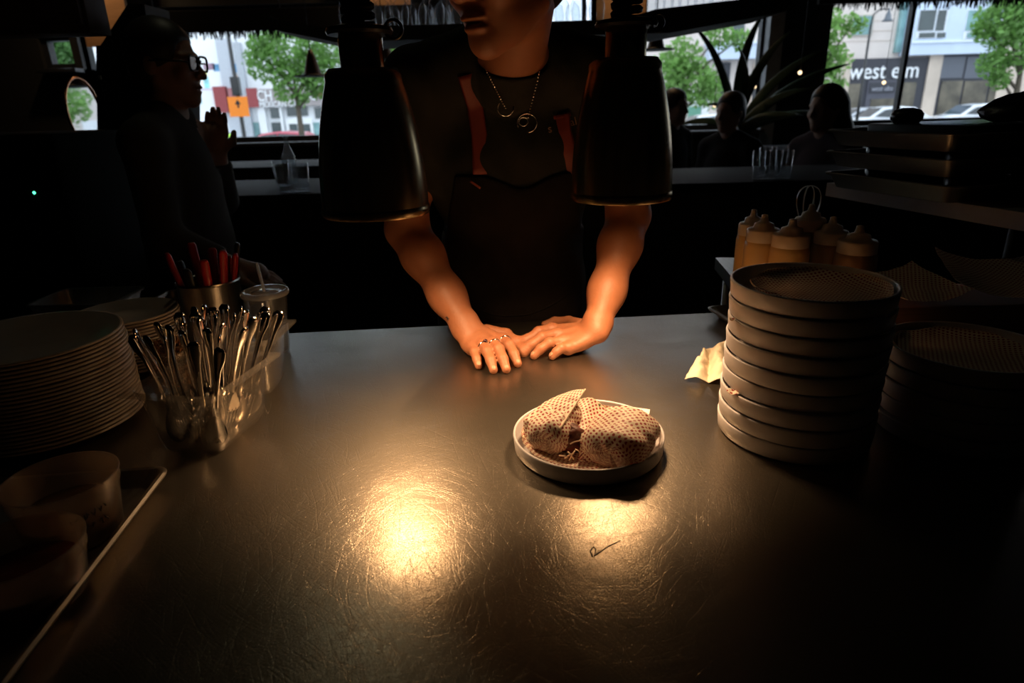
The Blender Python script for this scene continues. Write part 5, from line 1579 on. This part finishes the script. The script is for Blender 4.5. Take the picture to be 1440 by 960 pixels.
pa_ = onz(1298, 257, 1.225)
pv = (pa_ - base0)[:2]; pv /= np.linalg.norm(pv); pu = np.array([-pv[1], pv[0]]); pu = pu if pu[0] > 0 else -pu
for n, z0 in enumerate((1.1902, 1.235, 1.279)):
    cn = onz(*[(1156, 240), (1150, 210), (1151, 183)][n], z0 + .033)[:2]
    cn = base0[:2] + pu * .004 * n - pv * .01 * n
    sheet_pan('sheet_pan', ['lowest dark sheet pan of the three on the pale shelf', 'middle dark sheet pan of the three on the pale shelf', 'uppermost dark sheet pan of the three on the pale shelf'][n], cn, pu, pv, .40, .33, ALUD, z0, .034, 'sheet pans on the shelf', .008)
    # dark food pieces keep the pans apart
    if n < 2:
        r_ = np.random.default_rng(70 + n)
        for k in range(8):
            c = cn + pu * (.06 + .28 * ((k % 4) + .5) / 4) + pv * (.07 + .2 * (k // 4))
            tag(obj('dark_jar_lid', lathe([(0, 0), (.030, 0), (.032, .003), (.032, .036), (.029, .0405), (0, .0405)], 20, (float(c[0]), float(c[1]), z0 + .0022)), BLACKG), 'round black lidded cup on the %s sheet pan of the shelf' % ('lowest' if n == 0 else 'middle'), 'cup', 'black cups on the %s sheet pan' % ('lowest' if n == 0 else 'middle'))
ptop = 1.279
cn = base0[:2] + pu * .008 - pv * .02
def shelf_box(name, label, cat, a, b, wa, wb, z0, z1, m, bev=.006):
    c = cn + pu * a + pv * b
    o = obj(name, box(-wa / 2, wa / 2, -wb / 2, wb / 2, 0, z1 - z0, bev), m, None, angle=40)
    o.location = (float(c[0]), float(c[1]), z0); o.rotation_euler = (0, 0, math.atan2(pu[1], pu[0]))
    return tag(o, label, cat)
shelf_box('shallow_tray', 'flat black tray lying on the uppermost sheet pan', 'tray', .20, .19, .30, .24, ptop + .0025, ptop + .046, BLACKG)
# black folded gloves bundle by the shelf end
cg = ony(1425, 168, 1.12)
nzb = smoothnoise(81, 6)
vv, ff = sphere((0, 0, 0), (1, 1, 1), 28, 16)
vv = [(p[0] * .085 * (1 + .12 * nzb(p, 3)), p[1] * .07 * (1 + .1 * nzb(p, 2.5)), max(-.028, p[2] * .028 * (1 + .35 * nzb((p[0], p[1], p[2] + 4), 3.5)) + p[0] * .012)) for p in vv]
o = obj('black_bag', (vv, ff), mat('black_plastic_bag', (.008, .008, .009), .35, bump=.6, bscale=40)); 
tag(o, 'crumpled black plastic bag lying on top of the flat black tray', 'bag')
_cb = cn + pu * .26 + pv * .25
o.location = (float(_cb[0]), float(_cb[1]), ptop + .046 + .0285)
# small black spray head shape on the lid
_cs = cn + pu * .10 + pv * .12
tag(obj('black_cup', lathe([(0, 0), (.024, 0), (.030, .006), (.031, .018), (.024, .026), (.010, .030), (0, .030)], 24, (float(_cs[0]), float(_cs[1]), ptop + .0462)), BLACKG), 'small rounded black lidded cup standing on the flat black tray', 'cup')

# ================================================================ behind the pass: machine, bar, rack, pendants
# tall black machine behind the dinner plates
MYm = 2.40
def mp_(px, py): p = ony(px, py, MYm); return (float(p[0]), float(p[2]))
base = mp_(178, 300)
mach = thing('black_machine', 'tall black angular machine standing behind the dinner plates', 'machine', (base[0], MYm + .12, 0))
def mprism(pxs, d0, d1): 
    return at(mach, prism([mp_(*p) for p in pxs], MYm + d0, MYm + d1))
obj('hopper', mprism([(133, 64), (205, 62), (196, 4), (173, 3)], .03, .2), BLACK, mach, smooth=False)
obj('casing', mprism([(118, 400), (243, 400), (236, 140), (215, 64), (135, 64), (137, 200), (118, 210)], .0, .25), BLACK, mach, smooth=False)
_zc = mp_(170, 400)[1]
obj('pedestal', at(mach, box(mp_(130, 400)[0], mp_(240, 400)[0], MYm + .02, MYm + .23, 0, _zc)), BLACK, mach, smooth=False)
_l = mp_(141, 109); obj('badge', at(mach, box(_l[0] - .004, _l[0] + .004, MYm - .003, MYm, _l[1] - .006, _l[1] + .006)), LETTER, mach, smooth=False)
_c = [mp_(181, 250), mp_(181, 330), mp_(179, 395)]
obj('hose', at(mach, tube([(p[0], MYm - .02, p[1]) for p in _c], .006, 8)), BLACKG, mach)
# low equipment cabinet with a green light at the far left
gx = ony(48, 271, 1.83)
eq = thing('equipment_cabinet', 'dark upright equipment cabinet with a tiny green indicator light', 'cabinet', (float(gx[0]) - .05, 2.022, 0))
obj('casing', box(-.36, .13, -.19, .2, 0, float(ony(20, 190, 1.75)[2]), .01), mat('dark_teal_case', (.006, .009, .009), .7, spec=.05), eq, angle=40)
obj('indicator_light', sphere((.05, -.192, float(gx[2])), (.004, .002, .004)), glow_mat('green_led', (.1, 1.0, .5), 3.0), eq)
# overhead cabinet, upper left
oc0, oc1 = ony(-200, 46, 1.9), ony(128, 46, 1.9)
oc = thing('overhead_cabinet', 'dark brown overhead cabinet hanging above the equipment', 'cabinet', (float(oc0[0] + oc1[0]) / 2, 2.0, float(oc1[2])))
hw_ = float(oc1[0] - oc0[0]) / 2
obj('casing', box(-hw_, hw_, -.1, .0, 0, ZC - float(oc1[2]), .006), mat('dark_brown_board', (.035, .024, .016), .6), oc, angle=40)
for k in range(2): obj('cabinet_door', box(-hw_ + .01 + k * hw_, -.01 + k * hw_, -.115, -.1, .02, ZC - float(oc1[2]) - .02, .003), mat('dark_brown_board', (.035, .024, .016), .6), oc, smooth=False)
# round copper rimmed mirror
mc = ony(120, 160, 3.2); tgt = np.array([1.2, 12.0, 1.6])
a_ = np.array([0, 0, CAMZ]) - mc; a_ /= np.linalg.norm(a_); b_ = tgt - mc; b_ /= np.linalg.norm(b_)
mm = thing('round_mirror', 'copper rimmed round mirror standing on the back bar beside the black machine', 'mirror', mc)
nrm = Vector((a_ + b_)).normalized()
R_ = nrm.to_track_quat('Z', 'Y').to_matrix().to_4x4()
rr_ = .155
obj('mirror_glass', xf(lathe([(0, 0), (rr_, 0), (rr_, -.004), (0, -.004)], 48), R_), mat('mirror_silver', (.75, .78, .8), .02, metal=1.0, var=.01), mm, smooth=False)
obj('copper_rim', xf(tube([(rr_ * math.cos(a), rr_ * math.sin(a), 0) for a in np.linspace(0, 6.283, 48, endpoint=False)], .007, 8, closed=True), R_), mat('copper', (.72, .33, .16), .25, metal=1.0), mm)
obj('stand', tube([(0, .02, -rr_ - .004), (0, .03, -.26), (0, .03, 1.1 - float(mc[2]))], .008, 8), mat('copper', (.72, .33, .16), .25, metal=1.0), mm)
# steel prep table with hotel pans, left of centre
pt = thing('prep_table', 'dark steel prep table behind the black machine and crock', 'table', (-1.06, 1.66, 0))
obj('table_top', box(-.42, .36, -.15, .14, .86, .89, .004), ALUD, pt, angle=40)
for sx in (-.38, .32):
    for sy in (-.11, .10): obj('leg', tube([(sx, sy, 0), (sx, sy, .86)], .016, 10), STEEL, pt)
hpn = onz(185, 362, .95)
sheet_pan('hotel_pan', 'small steel hotel pan on the prep table', (-.98, 1.53), (-1, 0), (0, 1), .22, .17, STEEL, .89, .06)
sheet_pan('hotel_pan', 'narrow steel hotel pan at the open end of the prep table', (-.73, 1.54), (-1, 0), (0, 1), .20, .17, ALUD, .89, .045)

# bar with top, front and tumblers
BYr = 2.75
barw = mat('dark_bar_wood', (.018, .013, .010), .4, scale=3, stretch=(1, 8, 1))
bar = thing('bar_counter', 'long dark bar counter beyond the cook', 'bar', (.3, BYr + .3, 0))
bx0, bx1 = -2.0 - .3, 3.4 - .3
obj('bar_front', box(bx0, bx1, -.25, .25, 0, 1.02), barw, bar, smooth=False)
obj('bar_top', box(bx0 - .03, bx1 + .03, -.32, .34, 1.02, 1.06, .008), mat('slate_bar_top', (.014, .015, .017), .6, var=.2, spec=.03), bar, angle=40)
TUMB = clear_mat('tumbler_glass', (.93, .95, .97), .03, frost=.03)
def tumbler_mesh(R=.036, h=.115): return lathe([(0, .0), (R * .86, .0), (R * .88, .004), (R, h), (R * .95, h), (R * .83, .014), (0, .012)], 28)
tm = None
for n, (px, py) in enumerate(((400, 262), (423, 263), (397, 250), (1068, 232), (1085, 231), (1100, 229), (1076, 221), (1093, 219))):
    Yb = BYr + (.08 if n in (0, 1, 3, 4, 5) else .3)
    x = float(ony(px, 250, Yb)[0])
    o = obj('tumbler', tumbler_mesh(), TUMB) if tm is None else bpy.data.objects.new('tumbler', tm)
    if tm is None: tm = o.data
    else: COL.objects.link(o)
    o.location = (x, Yb, 1.0602)
    if n < 3: tag(o, 'clear glass tumbler on the bar behind the straw cup', 'tumbler', 'tumblers on the bar behind the straw cup')
    else: tag(o, 'clear glass tumbler on the bar near the seated diners', 'tumbler', 'tumblers on the bar near the diners')
bt = ony(405, 218, BYr + .42)
bo = tag(obj('glass_bottle', lathe([(0, 0), (.03, 0), (.032, .005), (.032, .12), (.012, .17), (.011, .21), (.013, .215), (0, .215)], 24), clear_mat('bottle_glass', (.75, .82, .85), .03, frost=.12)), 'small clear glass bottle on the bar behind the tumblers', 'bottle')
bo.location = (float(bt[0]), BYr + .42, 1.0602)
# dark window-side dining tables
for n, (px, Y) in enumerate(((350, 4.9), (1160, 5.1))):
    x = float(ony(px, 220, Y)[0])
    t = thing('dining_table', ['dark high table by the window with the fringed valance', 'dark high table by the diners and strap plant'][n], 'table', (x, Y, 0))
    obj('table_top', box(-.6, .6, -.32, .32, 1.0, 1.03, .005), mat('slate_bar_top', (.014, .015, .017), .6, var=.2, spec=.03), t, angle=40)
    obj('pedestal', lathe([(.04, 1.0), (.04, .06), (.25, .03), (.26, 0), (0, 0)], 20), BLACK, t)

# hanging rack with upturned wine glasses
RY = 3.5
rzb = float(ony(960, 52, RY)[2])
rx0, rx1 = float(ony(395, 20, RY)[0]), float(ony(1087, 20, RY)[0])
rk = thing('glass_rack', 'black hanging rack above the bar carrying rows of upturned wine glasses', 'rack', ((rx0 + rx1) / 2, RY, rzb))
rw = (rx1 - rx0) / 2
prof = [(-rw, .085), (-rw + .02, .06), (-rw + .30, .0), (rw - .55, .0), (rw - .03, .075), (rw, .105), (rw, .15), (rw - .62, .10), (rw - .80, .055), (-rw + .30, .055), (-rw + .05, .10), (-rw, .12)]
obj('tray', prism(prof, -.22, .22), BLACK, rk, smooth=False)
obj('deck', box(-rw + .3, rw - .75, -.22, .22, .055, .062), BLACK, rk, smooth=False)
for s in (-1, 1):
    for y in (-.2, .2): obj('hanger_rod', tube([(s * (rw - .9), y, .05), (s * (rw - .9), y, ZC - rzb)], .012, 8), BLACK, rk)
GL = clear_mat('wine_glass', (.93, .95, .97), .02, frost=.03, ior=1.5)
_wg = lathe([(.030, .0), (.0365, .045), (.038, .07), (.030, .105), (.008, .125), (.0038, .135), (.0036, .20), (.006, .208), (.034, .214), (.034, .216), (0, .217)], 24)
wgm = None
n_ = 0
for row, yy in enumerate((-.14, .0, .14)):
    x = -rw + .35
    while x < rw - .82:
        o = obj('wine_glass', _wg, GL) if wgm is None else bpy.data.objects.new('wine_glass', wgm)
        if wgm is None: wgm = o.data
        else: COL.objects.link(o)
        o.location = (rk.location.x + x + (.02 if row == 1 else 0), RY + yy, rzb + .0622)
        tag(o, 'clear stemmed wine glass standing upturned on the black hanging rack', 'wine glass', 'upturned wine glasses on the rack'); x += .083; n_ += 1
# taller flutes on the raised end of the rack
_fl = lathe([(.022, .0), (.026, .05), (.022, .12), (.006, .15), (.0035, .16), (.0035, .21), (.028, .217), (0, .219)], 20)
flm = None
for row, yy in enumerate((-.12, .04)):
    for k in range(6):
        o = obj('champagne_flute', _fl, GL) if flm is None else bpy.data.objects.new('champagne_flute', flm)
        if flm is None: flm = o.data
        else: COL.objects.link(o)
        xk = rw - .58 + k * .075
        zk = .103 + .047 * (xk - (rw - .62)) / .62
        o.location = (rk.location.x + xk, RY + yy, rzb + zk + .004)
        tag(o, 'narrow flute standing upturned on the raised end of the rack', 'flute', 'upturned flutes on the rack end')

# pendants with a wide brim near the window
PEND = mat('brown_pendant', (.075, .03, .014), .5)
for n, (px, py, Y) in enumerate(((440, 105, 4.9), (541, 83, 4.9), (922, 68, 4.9))):
    c = ony(px, py, Y)
    t = thing('pendant_lamp', ['brown cone pendant with a wide thin brim in front of the green street tree', 'brown cone pendant with a wide thin brim beside the cook\'s shoulder', 'brown cone pendant with a wide thin brim behind the brass lamp neck'][n], 'pendant', c)
    obj('cone', lathe([(.06, 0), (.058, .01), (.028, .12), (.012, .16), (0, .16)], 28), PEND, t)
    obj('brim', lathe([(.0, -.002), (.13, -.012), (.132, -.008), (.06, .004), (0, .004)], 36), BLACK, t)
    obj('cord', tube([(0, 0, .155), (0, 0, ZC - float(c[2]))], .004, 6), BLACK, t)
# small glowing beads on cords, standing in for bulb reflections in the window
GLB = glow_mat('bulb_reflection_glow', (1.0, .72, .42), 2.5)
for n, (px, py, Y) in enumerate(((1005, 148, 5.3), (1061, 122, 5.4), (1243, 116, 5.5), (1125, 102, 5.2))):
    c = ony(px, py, Y)
    t = thing('bulb_reflection', ['tiny glowing globe bulb hanging above the white parked car', 'tiny glowing globe bulb hanging among the plant leaves', 'tiny glowing globe bulb hanging in front of the shop door', 'tiny amber bulb hanging against the dark column'][n], 'bulb', c)
    obj('bulb', sphere((0, 0, 0), .014), GLB, t)
    obj('cord', tube([(0, 0, .013), (0, 0, ZC - float(c[2]))], .0018, 6), BLACK, t)
# ceiling downlight whose glow shows on the near steel
dl = thing('ceiling_downlight', 'small round ceiling downlight above the bar', 'downlight', (-.75, 2.35, ZC))
obj('trim_ring', lathe([(.05, 0), (.075, 0), (.075, -.012), (.055, -.014)], 28), BLACK, dl)
obj('lens', lathe([(0, -.006), (.052, -.006)], 24), glow_mat('cool_downlight', (.95, .9, .6), 25.0), dl)

# strap leaved plant by the diners
plc = ony(1062, 190, 5.0)
PLT = mat('dark_strap_leaf', (.02, .045, .025), .45, var=.3)
pp = thing('potted_plant', 'big potted plant with long arching strap leaves by the diners', 'plant', (float(plc[0]), 5.45, 0))
obj('pot', lathe([(0, 0), (.16, 0), (.17, .01), (.21, .42), (.22, .45), (.20, .45), (.19, .40), (0, .40)], 32), mat('dark_pot', (.03, .028, .026), .6), pp)
obj('stem', tube([(0, 0, .38), (.02, 0, .8), (.0, .02, 1.12)], [.04, .035, .03], 10), BARK, pp)
tips = [(-.42, -.05, 1.93), (.55, -.1, 1.45), (.62, .0, 1.72), (.30, -.15, 1.85), (-.30, -.2, 1.35), (.1, -.1, 1.98), (.75, -.1, 1.25), (.45, -.2, 1.25), (-.1, -.2, 1.75), (.85, 0, 1.62), (.2, .1, 1.6), (-.5, -.1, 1.2)]
for k, tp in enumerate(tips):
    tp = np.array(tp); b = np.array([.0, .0, 1.08]); md = (b + tp) / 2 + np.array([-.12 * np.sign(tp[0]), 0, .16])
    P_ = [b * (1 - t) ** 2 + 2 * md * t * (1 - t) + tp * t * t for t in np.linspace(0, 1, 12)]
    obj('leaf', tube(P_, [.014, .024, .032, .036, .038, .038, .036, .033, .028, .022, .014, .004], 8, flat=.10, up=(0, -.8, .6)), PLT, pp)
